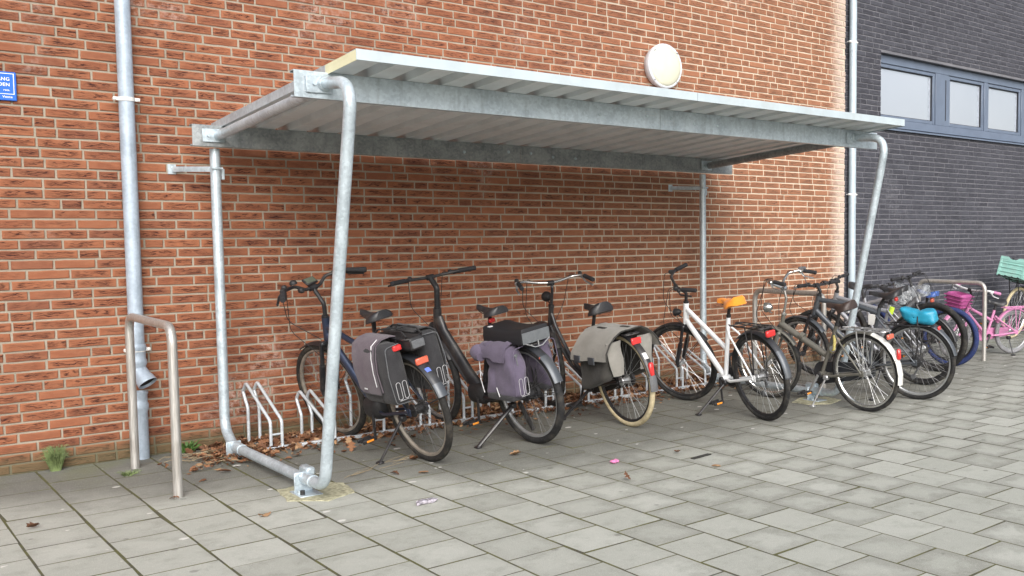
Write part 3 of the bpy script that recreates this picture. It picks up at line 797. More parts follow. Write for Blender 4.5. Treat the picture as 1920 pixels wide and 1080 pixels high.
def trim(xx, s, ya, yb, mt, lip0):
    m = MB(); x0, x1 = (xx, xx + .003) if s > 0 else (xx - .003, xx)
    q = [(0, 1, 2, 3), (7, 6, 5, 4), (0, 4, 5, 1), (1, 5, 6, 2), (2, 6, 7, 3), (3, 7, 4, 0)]
    m.add([(x0, ya, rz(ya) - .006), (x1, ya, rz(ya) - .006), (x1, ya, rz(ya) + .045), (x0, ya, rz(ya) + .045), (x0, yb, rz(yb) - .006), (x1, yb, rz(yb) - .006), (x1, yb, rz(yb) + .045), (x0, yb, rz(yb) + .045)], q)
    xa, xb = sorted((xx + s * .003, xx + s * .09))
    m.add([(xa, lip0, rz(lip0) + .041), (xb, lip0, rz(lip0) + .041), (xb, lip0, rz(lip0) + .0435), (xa, lip0, rz(lip0) + .0435), (xa, yb, rz(yb) + .041), (xb, yb, rz(yb) + .041), (xb, yb, rz(yb) + .0435), (xa, yb, rz(yb) + .0435)], q)
    under(m.build('side_trim', mt, None, False), sh)
for xx, s in ((RX0, 1), (RX1, -1)):
    trim(xx, s, RYF + .0045, -2.02, MT['roof_edge_lit'] if s > 0 else MT['roof_edge'], RYF + .115)
    trim(xx, s, -2.017, RYB, MT['galv'] if s > 0 else MT['roof_edge'], -2.017)
# cement round the front feet
for x, pts in ((FL, [(-.10, .22), (.08, .25), (.24, .12), (.20, -.13), (.02, -.20), (-.14, -.05)]), (FR, [(-.22, .10), (.0, .2), (.18, .08), (.16, -.12), (-.06, -.18), (-.2, -.06)])):
    m = MB(); P = []
    for i in range(len(pts)):
        a = Vector(pts[i]); b = Vector(pts[(i + 1) % len(pts)])
        for k in range(5):
            q = a.lerp(b, k / 5); q *= 1 + .10 * noise.noise(Vector((q.x * 22, q.y * 22, x))); P.append((x + q.x, -1.69 + q.y))
    m.prism(P, -.004, .0052, plane='xy'); tag(m.build('cement_patch', MT['mortar_patch'], None, False), 'sandy yellow cement patch around the shelter foot ' + ('beside the leftmost steel hoop' if x < 3 else 'behind the old grey bicycle'), 'cement patch', 'cement patches under the shelter feet')

# ================================================================== steel hoops
def hoop(x, y0, y1, h, label, lean=0.):
    t = empty('parking_hoop', (x, (y0 + y1) / 2, 0)); tag(t, label, 'bike hoop', 'steel parking hoops')
    m = MB(); m.tube(fillet([(x, y0, -.03), (x + lean, y0, h), (x + lean, y1, h), (x, y1, -.03)], .10, 8), .0242, 20, ref=(1, 0, 0))
    under(m.build('hoop_tube', MT['stainless'], None, True, 60), t)
    return t
hoop(1.06, -.325, -1.245, .935, 'brushed steel parking hoop in front of the broken downpipe', .0)
hoop(6.41, -.40, -1.28, .865, 'brushed steel parking hoop partly hidden behind the old grey bicycle')
hoop(9.13, -.42, -1.29, .862, 'brushed steel parking hoop in front of the pink bicycle')

# ================================================================== wheel rack
rk = empty('bicycle_rack', (3.9, -.3, 0)); tag(rk, 'low galvanised wheel rack with bent double bars along the brick wall', 'bicycle rack')
m = MB()
for a, b in ((1.80, 3.84), (3.87, 5.98)): m.bbox(((a + b) / 2, -.425, .014), (b - a, .036, .026), .003)
under(m.build('front_rail', MT['galv_rack']), rk)
m = MB()
for a, b in ((1.80, 3.84), (3.87, 5.98)): m.bbox(((a + b) / 2, -.145, .012), (b - a, .03, .02), .003)
under(m.build('rear_rail', MT['galv_rack']), rk)
D = Vector((-.17, .985, 0)).normalized()
def holder(x, high):
    m = MB()
    for dx in (0, .072):
        F = Vector((x + dx, -.41, 0)); z1, zt = (.195, .395) if high else (.15, .30)
        tp = .30; back = .285
        P = [F + Vector((0, 0, .01)), F + Vector((0, 0, z1)), F + D * tp + Vector((0, 0, zt + .03)), F + D * (tp + .045) + Vector((0, 0, zt - .03)), F + D * back + Vector((0, 0, zt - .14)), F + D * back + Vector((0, 0, .01))]
        m.tube(fillet(P, [.05, .022, .03, .04], 6), .0105, 10, ref=(1, 0, 0))
    m.tube([Vector((x, -.41, .105)), Vector((x + .072, -.41, .105))], .007, 8)
    under(m.build('wheel_holder', MT['galv_rack']), rk)
for i in range(12): holder(1.832 + i * .352 + (0 if i < 6 else .03), i % 2 == 0)

# ================================================================== leaves, weeds, litter
def leaf_geo(rg, L, W, M, vs, fs, rn, col):
    o = len(vs); n = 7; ph = rg.random() * 6; curl = rg.uniform(-1.1, 2.2); bend = rg.uniform(-1.2, 1.6)
    wd = [.05, .45, .85, .70, 1.0, .60, .48, .03]
    for i in range(n + 1):
        t = i / n; lob = 1 + .38 * math.sin(i * 2.9 + ph)
        for s in (-1, 0, 1):
            w = W * wd[i] * lob * s * .5; z = abs(s) * W * .28 * curl * wd[i] + bend * L * .3 * (t - .5) ** 2 * 2 + rg.uniform(-.05, .05) * W
            vs.append(M @ Vector((L * (t - .5), w, z))); rn.append(col)
    for i in range(n):
        for j in (0, 1): fs.append((o + i * 3 + j, o + i * 3 + j + 1, o + i * 3 + j + 4, o + i * 3 + j + 3))
def leaf_obj(name, vs, fs, rn, mat):
    me = bpy.data.meshes.new(name); me.from_pydata(vs, [], fs); me.update(); me.materials.append(mat)
    at = me.color_attributes.new('rnd', 'FLOAT_COLOR', 'POINT'); at.data.foreach_set('color', [x for c in rn for x in (*c, 1)])
    me.polygons.foreach_set('use_smooth', [True] * len(me.polygons))
    o = bpy.data.objects.new(name, me); COL.objects.link(o); return o
def rndM(rg, p, tilt):
    return Matrix.Translation(p) @ Matrix.Rotation(rg.random() * 6.28, 4, 'Z') @ Matrix.Rotation(rg.gauss(0, tilt), 4, 'X') @ Matrix.Rotation(rg.gauss(0, tilt), 4, 'Y')
rg = random.Random(5); vs, fs, rn = [], [], []
def dens(x, y):
    d = 0.
    if y > -.56: d = 1.0 if y > -.40 else .55
    if y > -.06: d *= .7
    if x < 1.75: d *= max(0, (x - 1.28) / .47) * (1.0 if y > -.6 else .8)
    if x > 6.0: d *= max(0, 1 - (x - 6.0) / .6)
    return d
cnt = 0
while cnt < 3600:
    x = rg.uniform(1.28, 6.5); y = rg.uniform(-.62, -.012)
    if rg.random() > dens(x, y): continue
    hp = .055 * (.5 + .5 * noise.noise(Vector((x * 3, y * 4, 0)))) * (1 if -.40 < y < -.05 else .25)
    L = rg.uniform(.025, .072)
    leaf_geo(rg, L, L * rg.uniform(.4, .75), rndM(rg, (x, y, .008 + rg.random() * hp + .004), .45), vs, fs, rn, (rg.random(), rg.random(), rg.random())); cnt += 1
for k in range(230):
    x = rg.uniform(1.2, 6.3); y = -.56 - abs(rg.gauss(0, .13)); L = rg.uniform(.018, .055)
    leaf_geo(rg, L, L * rg.uniform(.35, .7), rndM(rg, (x, y, .008), .16), vs, fs, rn, (rg.random(), rg.random(), rg.random()))
for k in range(110):
    a = rg.gauss(0, .16), rg.gauss(0, .12); L = rg.uniform(.03, .06)
    leaf_geo(rg, L, L * rg.uniform(.4, .7), rndM(rg, (1.60 + a[0], -.52 + a[1], .012 + .02 * rg.random()), .35), vs, fs, rn, (rg.random(), rg.random(), rg.random()))
tag(leaf_obj('fallen_leaves', vs, fs, rn, MT['leaf']), 'drift of dry brown leaves along the foot of the brick wall', 'leaves', None, 'stuff')
m = MB()
for k in range(26):
    x = rg.uniform(1.2, 1.62); y = rg.uniform(-.62, -.2); a = rg.gauss(0, .5); L = rg.uniform(.08, .28)
    m.tube([(x, y, .012), (x + L * .5 * math.cos(a), y + L * .5 * math.sin(a), .02 + rg.random() * .015), (x + L * math.cos(a + .2), y + L * math.sin(a + .2), .012)], .0018, 4)
for k in range(14):
    x = rg.uniform(1.72, 2.35); y = -1.50 + (x - 1.72) * .35 + rg.gauss(0, .035); a = .35 + rg.gauss(0, .2); L = rg.uniform(.08, .22)
    m.tube([(x, y, .008), (x + L * .5 * math.cos(a), y + L * .5 * math.sin(a), .012), (x + L * math.cos(a + .15), y + L * math.sin(a + .15), .008)], .0014, 4)
tag(m.build('straw_debris', MT['straw']), 'dry straw stems strewn on the paving by the left shelter posts', 'straw', None, 'stuff')
spots = [(2.378, -1.338, .075, 'square brown leaf flat on the paving right of the first bicycle stand'), (2.274, -1.674, .075, 'tan leaf on the paving in front of the navy bicycle rear wheel'), (2.133, -1.591, .06, 'thin dark brown leaf left of the navy bicycle stand foot'),
         (2.207, -.796, .08, 'upright orange brown leaf beside the pedal of the navy bicycle'), (1.275, -1.942, .075, 'pale pinkish leaf on the paving in front of the left shelter foot'), (2.91, -1.673, .075, 'golden tan leaf on the paving below the black step-through bicycle'),
         (3.042, -2.665, .06, 'small curled dark brown leaf alone on the pale paving'), (3.645, -2.767, .07, 'light orange leaf on the paving beside the dark slot'), (3.695, -2.353, .055, 'small reddish shrivelled leaf on the paving above the dark slot'),
         (.385, -1.379, .07, 'split dry leaf on the paving left of the leftmost steel hoop'), (1.418, -.842, .07, 'dark red brown leaf between the leftmost hoop and the shelter base bar'), (1.263, -.954, .05, 'narrow brown leaf close to the front leg of the leftmost hoop'), (1.034, -1.268, .055, 'reddish leaf at the very foot of the leftmost steel hoop')]
for i, (x, y, L, lab) in enumerate(spots):
    vs, fs, rn = [], [], []; tone = [(.6, .2, .5), (.9, .85, .5), (.1, .1, .1), (.95, .7, .3), (.85, .9, .2), (.9, .9, .1), (.15, .1, .1), (.95, .95, .2), (.4, .1, .1), (.3, .3, .1), (.2, .1, .2), (.4, .3, .2), (.7, .6, .2)][i]
    up = .9 if i in (3, 6) else .12
    leaf_geo(rg, L, L * .62, Matrix.Rotation(rg.random() * 6.28, 4, 'Z') @ Matrix.Rotation(up, 4, 'Y'), vs, fs, rn, tone)
    o = leaf_obj('dry_leaf', vs, fs, rn, MT['leaf']); o.location = (x, y, .012 + (L * .35 if up > .5 else 0)); tag(o, lab, 'leaf', 'single leaves on the paving')
def tuft(name, x, y, n, h, spread, mat, label, cat, wd=.0022):
    m = MB(); rg = random.Random(int(x * 100))
    for k in range(n):
        a = rg.random() * 6.28; r0 = rg.random() * spread * .5; H = h * rg.uniform(.45, 1.05); ln = rg.uniform(.1, .9) * spread; a2 = a + rg.gauss(0, .6)
        p0 = Vector((r0 * math.cos(a), r0 * math.sin(a), 0)); p2 = p0 + Vector((ln * math.cos(a2), ln * math.sin(a2), H)); p1 = p0.lerp(p2, .5) + Vector((0, 0, H * .18)); p3 = p2 + Vector((ln * .5 * math.cos(a2), ln * .5 * math.sin(a2), -H * .08))
        m.tube([p0, p1, p2, p3], [wd, wd, wd * .6, .0003], 4, ell=.4, cap=False)
    o = m.build(name, mat); o.location = (x, y, 0); return tag(o, label, cat)
tuft('grass_tuft', .695, -.055, 260, .15, .055, MT['grass'], 'thick tuft of green grass growing at the foot of the brick wall', 'grass tuft')
tuft('weed', 1.42, -.06, 60, .07, .07, MT['weed'], 'small bright green weed against the wall right of the downpipe', 'weed', .005)
tuft('weed', .985, -.50, 40, .03, .05, MT['grass'], 'tiny grass sprout in the paving joint left of the leftmost hoop', 'weed')
for k in range(70):
    pass
m = MB()
def crumple(u, p):
    return p * (1 + .35 * noise.noise(p * 40 + Vector((3, 1, 2)))) + Vector((0, 0, .006 * noise.noise(p * 70)))
m.rbox((0, 0, .012), (.115, .045, .02), .01, 10, crumple); o = m.build('crumpled_wrapper', MT['foil'], None, True, 25); o.location = (1.976, -2.297, 0); o.rotation_euler = (0, 0, .05); tag(o, 'crumpled silvery white wrapper lying on the pale paving', 'litter')
m = MB(); m.rbox((0, 0, .01), (.06, .035, .018), .008, 6, crumple); o = m.build('paper_scrap', MT['pink_paper'], None, True, 25); o.location = (3.25, -2.267, 0); o.rotation_euler = (0, 0, .4); tag(o, 'bright pink paper scrap lying on the paving', 'litter')
m = MB(); m.bbox((0, 0, .001), (.17, .035, .006), .002); o = m.build('slot_cover', MT['wood_slot']); o.location = (3.75, -2.52, .002); o.rotation_euler = (0, 0, .12); tag(o, 'dark weathered strip lying flat across a paving slab', 'strip')
# ================================================================== bicycles
def pose_matrix(x, y, yaw, lean, z=0.):
    return Matrix.Translation((x, y, z)) @ Matrix.Rotation(R(yaw), 4, 'Z') @ Matrix.Rotation(-R(lean), 4, 'X')
def P2(s, h, l=0.): return Vector((s, l, h))

def make_wheel(name, parent, c, Rw, tr, M, tyre, rim, spoke, ns=32, hub=.018, disc=0, hubmat=None):
    wo = empty(name); wo.parent = parent
    m = MB(M); k = 10
    m.ring(c, Rw - tr, [(tr * math.cos(2 * PI * i / k), tr * math.sin(2 * PI * i / k)) for i in range(k)], 64); m.build('tyre', tyre, wo)
    ri = Rw - 2 * tr + .004
    m = MB(M); m.ring(c, ri, [(.004, -.012), (.004, .012), (-.012, .0115), (-.019, .004), (-.019, -.004), (-.012, -.0115)], 64); m.build('rim', rim, wo, True, 35)
    m = MB(M); C0 = Vector(c)
    for i in range(ns):
        a = 2 * PI * (i + .5) / ns; sd = 1 if i % 2 else -1; b = a + (.55 if (i // 2) % 2 else -.55)
        p = C0 + Vector((hub * 1.25 * math.cos(b), sd * .030, hub * 1.25 * math.sin(b))); q = C0 + Vector(((ri - .016) * math.cos(a), sd * .003, (ri - .016) * math.sin(a)))
        m.tube([p, q], .00125, 4, cap=False)
    m.build('spokes', spoke, wo)
    m = MB(M); Mx = Matrix.Translation(C0) @ Matrix.Rotation(-PI / 2, 4, 'X')
    m.lathe([(.006, -.062), (.006, -.044), (hub * 1.35, -.036), (hub * 1.45, -.030), (hub, -.024), (hub, .024), (hub * 1.45, .030), (hub * 1.35, .036), (.006, .044), (.006, .062)], Mx, 20)
    m.lathe([(.011, -.066), (.011, -.058)], Mx, 6); m.lathe([(.011, .058), (.011, .066)], Mx, 6)
    if disc: m.lathe([(disc, .040), (disc, .042)], Mx, 28)
    m.build('hub', hubmat or MT['alu'], wo)
    return wo

def saddle_mesh(c, Ln=.27, W=.165, tilt=0., depth=.05, nose=.042):
    c = Vector(c); rows = []; rot = Matrix.Rotation(-tilt, 4, 'Y')
    n = 14
    for i in range(n + 1):
        t = i / n; s = Ln * (.5 - t)
        k = max(0., min(1., (t - .30) / .42)); k = k * k * (3 - 2 * k)
        w = nose + (W - nose) * k; w *= math.sqrt(max(.02, 1 - max(0, (t - .86) / .14) ** 2 * .75)) * math.sqrt(max(.05, 1 - max(0, (.08 - t) / .08) ** 2 * .8))
        top = .012 * math.cos(t * PI * 2.0) * .6 + .018 * max(0, t - .62) / .38
        dp = depth * (.55 + .45 * k)
        row = []
        for a in (-1.0, -.98, -.82, -.5, 0, .5, .82, .98, 1.0):
            y = a * w / 2; z = top - dp * (abs(a) ** 4) * .75 - (.25 * dp if abs(a) == 1.0 else 0)
            row.append(c + rot @ Vector((s, y, z)))
        rows.append(row)
    m = MB(); 
    nn = len(rows[0]); vs = [p for r in rows for p in r]; fs = []
    for i in range(n):
        for j in range(nn - 1): fs.append((i * nn + j, i * nn + j + 1, (i + 1) * nn + j + 1, (i + 1) * nn + j))
    for i in range(n): fs.append((i * nn, (i + 1) * nn, (i + 1) * nn + nn - 1, i * nn + nn - 1))
    fs.append(tuple(range(nn))[::-1]); fs.append(tuple(n * nn + j for j in range(nn)))
    m.add(vs, fs); return m

def rack_part(parent, mat, h, s0, s1, Rw, w=.125, batt=False, h1=None, cross=4):
    h1 = h if h1 is None else h1
    m = MB(); r = .0055
    for l in (-w / 2, w / 2):
        m.tube(fillet([P2(s0, h, l * .5), P2(s0 - .05, h, l), P2(s1 + .02, h1, l), P2(s1, h1 + .0, l * .6)], .03, 4), r, 8)
        for so in (.02, -.06): m.tube([P2(so + .01, h - .004, l), P2(0.0 + so * .2, Rw + .03, .065 if l > 0 else -.065)], r * .95, 8)
    m.tube([P2(s1, h1, -w * .3), P2(s1, h1, w * .3)], r, 8)
    for i in range(cross):
        s = s0 - .06 + (s1 - s0 + .1) * i / (cross - 1); hh = h + (h1 - h) * i / (cross - 1); m.tube([P2(s, hh, -w / 2), P2(s, hh, w / 2)], r * .9, 8)
    m.tube([P2(s0 - .04, h + .004, 0), P2(s1, h1 + .004, 0)], r * .8, 8)
    return m.build('luggage_rack', mat, parent)

def crankset(parent, bb, ang, mat, arm=.165, ring=.085, ped=MT['black_plastic'], cmat=MT['black_plastic'], lat=.058, reflector=True):
    m = MB(); B = P2(*bb); Mx = Matrix.Translation(B) @ Matrix.Rotation(-PI / 2, 4, 'X')
    if ring: m.lathe([(ring * .72, -.051), (ring, -.051), (ring, -.047), (ring * .72, -.047)], Mx, 36)
    m.lathe([(.02, -.055), (.022, -.05), (.022, .05), (.02, .055)], Mx, 18)
    co = m.build('crank', cmat, parent)
    for sd, a in ((1, ang), (-1, ang + PI)):
        e = B + Vector((arm * math.cos(a), sd * (lat + .012), arm * math.sin(a)))
        q = MB(); q.tube([B + Vector((0, sd * lat, 0)), e], [.013, .010], 10, ell=.7); q.build('crank_arm', mat, co)
        q = MB(); pc = e + Vector((0, sd * .06, 0))
        for dx in (-.036, .036): q.bbox(pc + Vector((dx, 0, 0)), (.016, .095, .024), .004)
        q.bbox(pc, (.06, .02, .016), .003); q.cyl(e, pc + Vector((0, sd * .045, 0)), .008, 8)
        po = q.build('pedal', ped, co)
        if reflector:
            q = MB()
            for dx in (-.046, .046): q.bbox(pc + Vector((dx, 0, 0)), (.004, .05, .014), .001)
            q.build('pedal_reflector', MT['amber_lens'], co)
    return co

def make_bike(name, label, cfg):
    g = cfg; Rw, tr, L = g['R'], g['tr'], g['L']; fm = MT[g['frame']]
    M = pose_matrix(*g['pose'])
    root = empty(name, M=M); tag(root, label, 'bicycle', 'bicycles parked along the building')
    BB, HT, HB = P2(*g['BB']), P2(*g['HT']), P2(*g['HB'])
    ax = (HT - HB).normalized(); st = R(g.get('steer', 0))
    F = Matrix.Translation(HB) @ Matrix.Rotation(st, 4, ax) @ Matrix.Translation(-HB)
    A = P2(L, Rw)
    tyre, rim, spoke = MT[g.get('tyre', 'rubber')], MT[g.get('rim', 'rim')], MT[g.get('spoke', 'spoke')]
    make_wheel('rear_wheel', root, (0, 0, Rw), Rw, tr, None, MT[g['rtyre']] if 'rtyre' in g else tyre, rim, spoke, g.get('ns', 32), g.get('rhub', .022), g.get('disc', 0), MT[g.get('hubmat', 'alu')])
    make_wheel('front_wheel', root, A, Rw, tr, F, tyre, rim, spoke, g.get('ns', 32), g.get('fhub', .018), g.get('fdisc', 0), MT[g.get('hubmat', 'alu')])
    # frame
    m = MB()
    for t in g['tubes']:
        pts = [P2(*p) for p in t[0]]; m.tube(pts, t[1], 14, ell=t[2] if len(t) > 2 else 1.)
    d = (HT - HB).normalized() * .012
    m.tube([HB - d, HT + d], g.get('hr', .021), 14)
    m.tube([BB + Vector((0, -.036, 0)), BB + Vector((0, .036, 0))], .024, 16, ref=(1, 0, 0))
    sj = P2(*g['stay'])
    for l in (-1, 1):
        m.tube(fillet([BB + Vector((-.03, l * .025, 0)), BB + Vector((-.12, l * .045, 0)), P2(0, Rw, l * .062)], .05, 4), g.get('csr', .011), 10)
        m.tube([sj + Vector((0, l * .02, 0)), sj + Vector((-.05, l * .045, -.05)), P2(0, Rw, l * .064)], g.get('ssr', .008), 10)
        m.bbox(P2(0.0, Rw, l * .063), (.045, .006, .05), .002)
    fo = m.build('frame', fm, root)
    if 'decal' in g:
        for p, q, r, mt in g['decal']:
            m = MB(); m.tube([P2(*p), P2(*q)], r, 14, ell=g['decal_ell']); m.build('decal', MT[mt], fo)
    # fork
    m = MB(F); ff = MT[g.get('fork', g['frame'])]; fr = g.get('fr', .013)
    crown = HB - ax * .03
    m.tube([HB - ax * .02, HT + ax * .01], .013, 12)
    m.bbox(crown, (.035, .125 if g.get('susp') else .10, .035), .01, Matrix.Rotation(-math.atan2(-ax.x, ax.z) * -1, 3, 'Y'))
    for l in (-.056, .056):
        up = crown + Vector((0, l, 0))
        if g.get('susp'):
            mid = up.lerp(A + Vector((0, l, 0)), .42)
            m.tube([up, mid], fr, 12); m.tube([mid, A + Vector((-.0, l, .03))], [fr * 1.5, fr * 1.35], 12); m.tube([A + Vector((0, l, .04)), A + Vector((0, l, -.015))], [fr * 1.3, fr], 10)
        else:
            m.tube(fillet([up, up.lerp(A + Vector((-.035, l, 0)), .72), A + Vector((0, l, 0))], .15, 5), [fr * 1.1] * 4 + [fr] * 2 + [fr * .75] * 2 if False else fr, 12)
    m.build('front_fork', ff, root)
    # stem + bar
    F0 = F; F = Matrix.Translation(HB) @ Matrix.Rotation(st + R(g['bar'].get('turn', 0)), 4, ax) @ Matrix.Translation(-HB)
    BC = P2(*g['bar']['at']); stm = MT[g['bar'].get('stem', 'black_plastic')]
    m = MB(F); top = HT + ax * g['bar'].get('rise', .08)
    m.tube(fillet([HT, top, BC], .03, 5), g['bar'].get('sr', .0135), 12)
    m.tube([BC + Vector((0, -.025, 0)), BC + Vector((0, .025, 0))], .021, 14, ref=(1, 0, 0))
    m.lathe([(.022, -.012), (.024, 0), (.022, .012)], Matrix.Translation(HT + ax * .012) @ ax.to_track_quat('Z', 'Y').to_matrix().to_4x4(), 16)
    so = m.build('stem', stm, root)
    bp = [Vector(p) for p in g['bar']['pts']]
    full = [BC + Vector((p.x, -p.y, p.z)) for p in bp[::-1][:-1]] + [BC + p for p in bp]
    path = fillet(full, g['bar'].get('fil', .05), 6)
    m = MB(F); m.tube(path, .0115, 12, ref=(1, 0, 0)); ho = m.build('handlebar', MT[g['bar'].get('mat', 'black_paint')], root)
    gl = g['bar'].get('grip', .125)
    for sgn in (-1, 1):
        e = BC + Vector((bp[-1].x, sgn * bp[-1].y, bp[-1].z)); b = BC + Vector((bp[-2].x, sgn * bp[-2].y, bp[-2].z)); dr = (b - e).normalized()
        q = MB(F)
        if g['bar'].get('ergo'): q.tube([e - dr * .004, e + dr * .01, e + dr * .05, e + dr * gl], [.017, .021, .017, .0155], 12, ell=1.0)
        else: q.tube([e - dr * .004, e, e + dr * gl * .5, e + dr * gl], [.013, .0175, .0165, .017], 12)
        q.build('grip', MT[g['bar'].get('gripmat', 'grip')], ho)
        q = MB(F); lp = e + dr * (gl + .03); fw = Vector((1, 0, -.35)).normalized()
        fw = (fw - dr * fw.dot(dr)).normalized()
        q.bbox(lp + fw * .012, (.03, .035, .03), .007); q.tube(fillet([lp + fw * .02, lp + fw * .05 - dr * .03, e + dr * .02 + fw * .055], .02, 4), [.006] * 7 + [.0045], 8, ell=1.5)
        q.build('brake_lever', MT[g['bar'].get('lever', 'black_plastic')], ho)
        if g['bar'].get('shift', 1): q = MB(F); q.bbox(lp + dr * .03 + Vector((0, 0, .004)), (.035, .03, .035), .009); q.build('gear_shifter', MT['black_plastic'], ho)
    if 'bell' in g['bar']:
        s, mt = g['bar']['bell']; i = len(bp) // 2; p = BC + Vector((bp[i].x, s * bp[i].y, bp[i].z + .022))
        q = MB(F); q.lathe([(.024, -.008), (.025, .0), (.02, .014), (.008, .021)], Matrix.Translation(p), 16); q.build('bell', MT[mt], ho)
    if g['bar'].get('mirror'):
        s = g['bar']['mirror']
        e = BC + Vector((bp[-2].x, s * bp[-2].y, bp[-2].z)); q = MB(F); tp = e + Vector((.02, s * .05, .12)); q.tube([e, tp], .004, 8); q.rbox(tp + Vector((0, 0, .02)), (.02, .10, .05), .01, 6); q.build('mirror', MT['grey_plastic'], ho)
    if g['bar'].get('display'):
        q = MB(F); rt = Matrix.Rotation(R(-38), 3, 'Y'); p = BC + Vector((.012, 0, .045)); q.bbox(p, (.062, .088, .016), .005, rt); do = q.build('display', MT['black_plastic'], ho)
        q = MB(F); q.bbox(p + rt @ Vector((0, 0, .009)), (.046, .070, .002), .0008, rt); q.build('display_screen', MT['lcd'], do)
        q = MB(F); q.bbox(BC + Vector((-.02, .10, .012)), (.04, .035, .035), .008); q.build('control_pad', MT['black_plastic'], ho)
    # cables
    m = MB(F); rgk = random.Random(len(label))
    for k, (l0, dl) in enumerate(g.get('cables', [(.2, .03), (-.2, -.02), (.16, .0)])):
        i = 2; p0 = BC + Vector((bp[-2].x + .03, l0, bp[-2].z)); pe = HB + Vector((.03, dl, -.02 * k)) if k < 2 else A.lerp(HB, .55) + Vector((.01, dl, 0))
        md = p0.lerp(pe, .5) + Vector((.09 + .03 * k, l0 * .35, -.02)); m1 = p0 + Vector((.06, 0, .01))
        m.tube(fillet([p0, m1, md, pe], .12, 6), .0027, 6)
    m.build('cable', MT['black_plastic'], root)
    F = F0
    # saddle
    SC = P2(*g['saddle']['at']); STp = P2(*g['seat'])
    m = MB(); m.tube([STp, SC + Vector((-.0, 0, -.035))], .0135, 12); m.bbox(SC + Vector((0, 0, -.036)), (.05, .035, .018), .005)
    for l in (-.022, .022): m.tube(fillet([SC + Vector((.11, l * .5, -.018)), SC + Vector((.05, l, -.03)), SC + Vector((-.06, l, -.03)), SC + Vector((-.10, l * 1.6, -.012))], .02, 3), .0035, 6)
    m.tube([STp + Vector((0, 0, -.012)), STp + (SC - STp).normalized() * .012], .019, 12)
    m.build('seat_post', MT[g['saddle'].get('post', 'black_plastic')], root)
    m = saddle_mesh(SC + Vector((0, 0, .01)), g['saddle'].get('len', .265), g['saddle'].get('w', .165), R(g['saddle'].get('tilt', 0)), g['saddle'].get('dep', .055))
    sdo = m.build('saddle', MT[g['saddle'].get('mat', 'saddle')], root, True, 50)
    # mudguards
    if g.get('rguard'):
        a0, a1, mt, w = g['rguard']; m = MB(); m.arc((0, 0, Rw), Rw + .016, R(a0), R(a1), w, 26)
        for l in (-1, 1): m.tube([P2(0, Rw, l * .06), P2((Rw + .012) * math.cos(R(g.get('gst', 170))), Rw + (Rw + .012) * math.sin(R(g.get('gst', 170))), l * w)], .0024, 6)
        m.build('rear_mudguard', MT[mt], root)
        if g.get('gtip'):
            a0, a1, mt = g['gtip']; m = MB(); m.arc((0, 0, Rw), Rw + .0195, R(a0), R(a1), w + .001, 6); m.build('mudguard_end', MT[mt], root)
    if g.get('fguard'):
        a0, a1, mt, w = g['fguard']; m = MB(F); m.arc(A, Rw + .016, R(a0), R(a1), w, 22)
        for l in (-1, 1): m.tube([A + Vector((0, l * .058, 0)), A + Vector(((Rw + .012) * math.cos(R(a1 - 8)), l * w, (Rw + .012) * math.sin(R(a1 - 8))))], .0024, 6)
        m.build('front_mudguard', MT[mt], root)
    # drive
    crankset(root, g['BB'], R(g.get('crank', -80)), MT[g.get('crankmat', 'black_plastic')], g.get('arm', .165), g.get('ring', .085), reflector=g.get('pref', True))
    if g.get('guard'):
        mt, h0, h1 = g['guard']; n = 8; o = []
        for i in range(n + 1): a = -PI / 2 + PI * i / n; o.append((BB.x + .02 + h0 * math.cos(a), BB.z + h0 * math.sin(a)))
        for i in range(n + 1): a = PI / 2 + PI * i / n; o.append((-.0 + h1 * math.cos(a), Rw + h1 * math.sin(a)))
        m = MB(); m.prism(o, -.062, -.042); m.build('chain_guard', MT[mt], root, True, 30)
    else:
        m = MB(); ch = []
        for i in range(13): a = -PI / 2 + PI * i / 12; ch.append(BB + Vector((.082 * math.cos(a), -.049, .082 * math.sin(a))))
        for i in range(13): a = PI / 2 + PI * i / 12; ch.append(P2(.036 * math.cos(a), Rw + .036 * math.sin(a), -.049))
        m.tube(ch, .0045, 5, closed=True, ref=(0, 1, 0))
        Mx = Matrix.Translation(P2(0, Rw)) @ Matrix.Rotation(PI / 2, 4, 'X')
        m.lathe([(.036, .034), (.052, .037), (.045, .045), (.036, .052), (.02, .055)], Mx, 24); m.build('chain', MT['dark_spoke'], root)
        if g.get('mech'):
            m = MB(); m.bbox(P2(.01, Rw - .06, -.06), (.03, .02, .05), .006); m.tube([P2(.01, Rw - .08, -.055), P2(.05, Rw - .15, -.052)], .008, 8); m.cyl(P2(.05, Rw - .15, -.06), P2(.05, Rw - .15, -.046), .022, 12); m.build('derailleur', MT['grey_plastic'], root)
    if g.get('stand'):
        top, foot, r_, mt = g['stand'][:4]; m = MB(); tp = P2(*top); ft = Vector((foot[0], foot[1], foot[1] * math.tan(R(g['pose'][3])) + .008))
        m.tube([tp, tp.lerp(ft, .55), ft], [r_, r_ * .9, r_ * .85], 10, ell=.8); m.bbox(ft, (.05, .035, .014), .004); m.bbox(tp, (.05, .04, .04), .008)
        if len(g['stand']) > 4:
            ft2 = Vector((foot[0] - .03, -.10, .05)); m.tube([tp + Vector((0, -.06, 0)), ft2], r_ * .9, 10)
        m.build('kickstand', MT[mt], root)
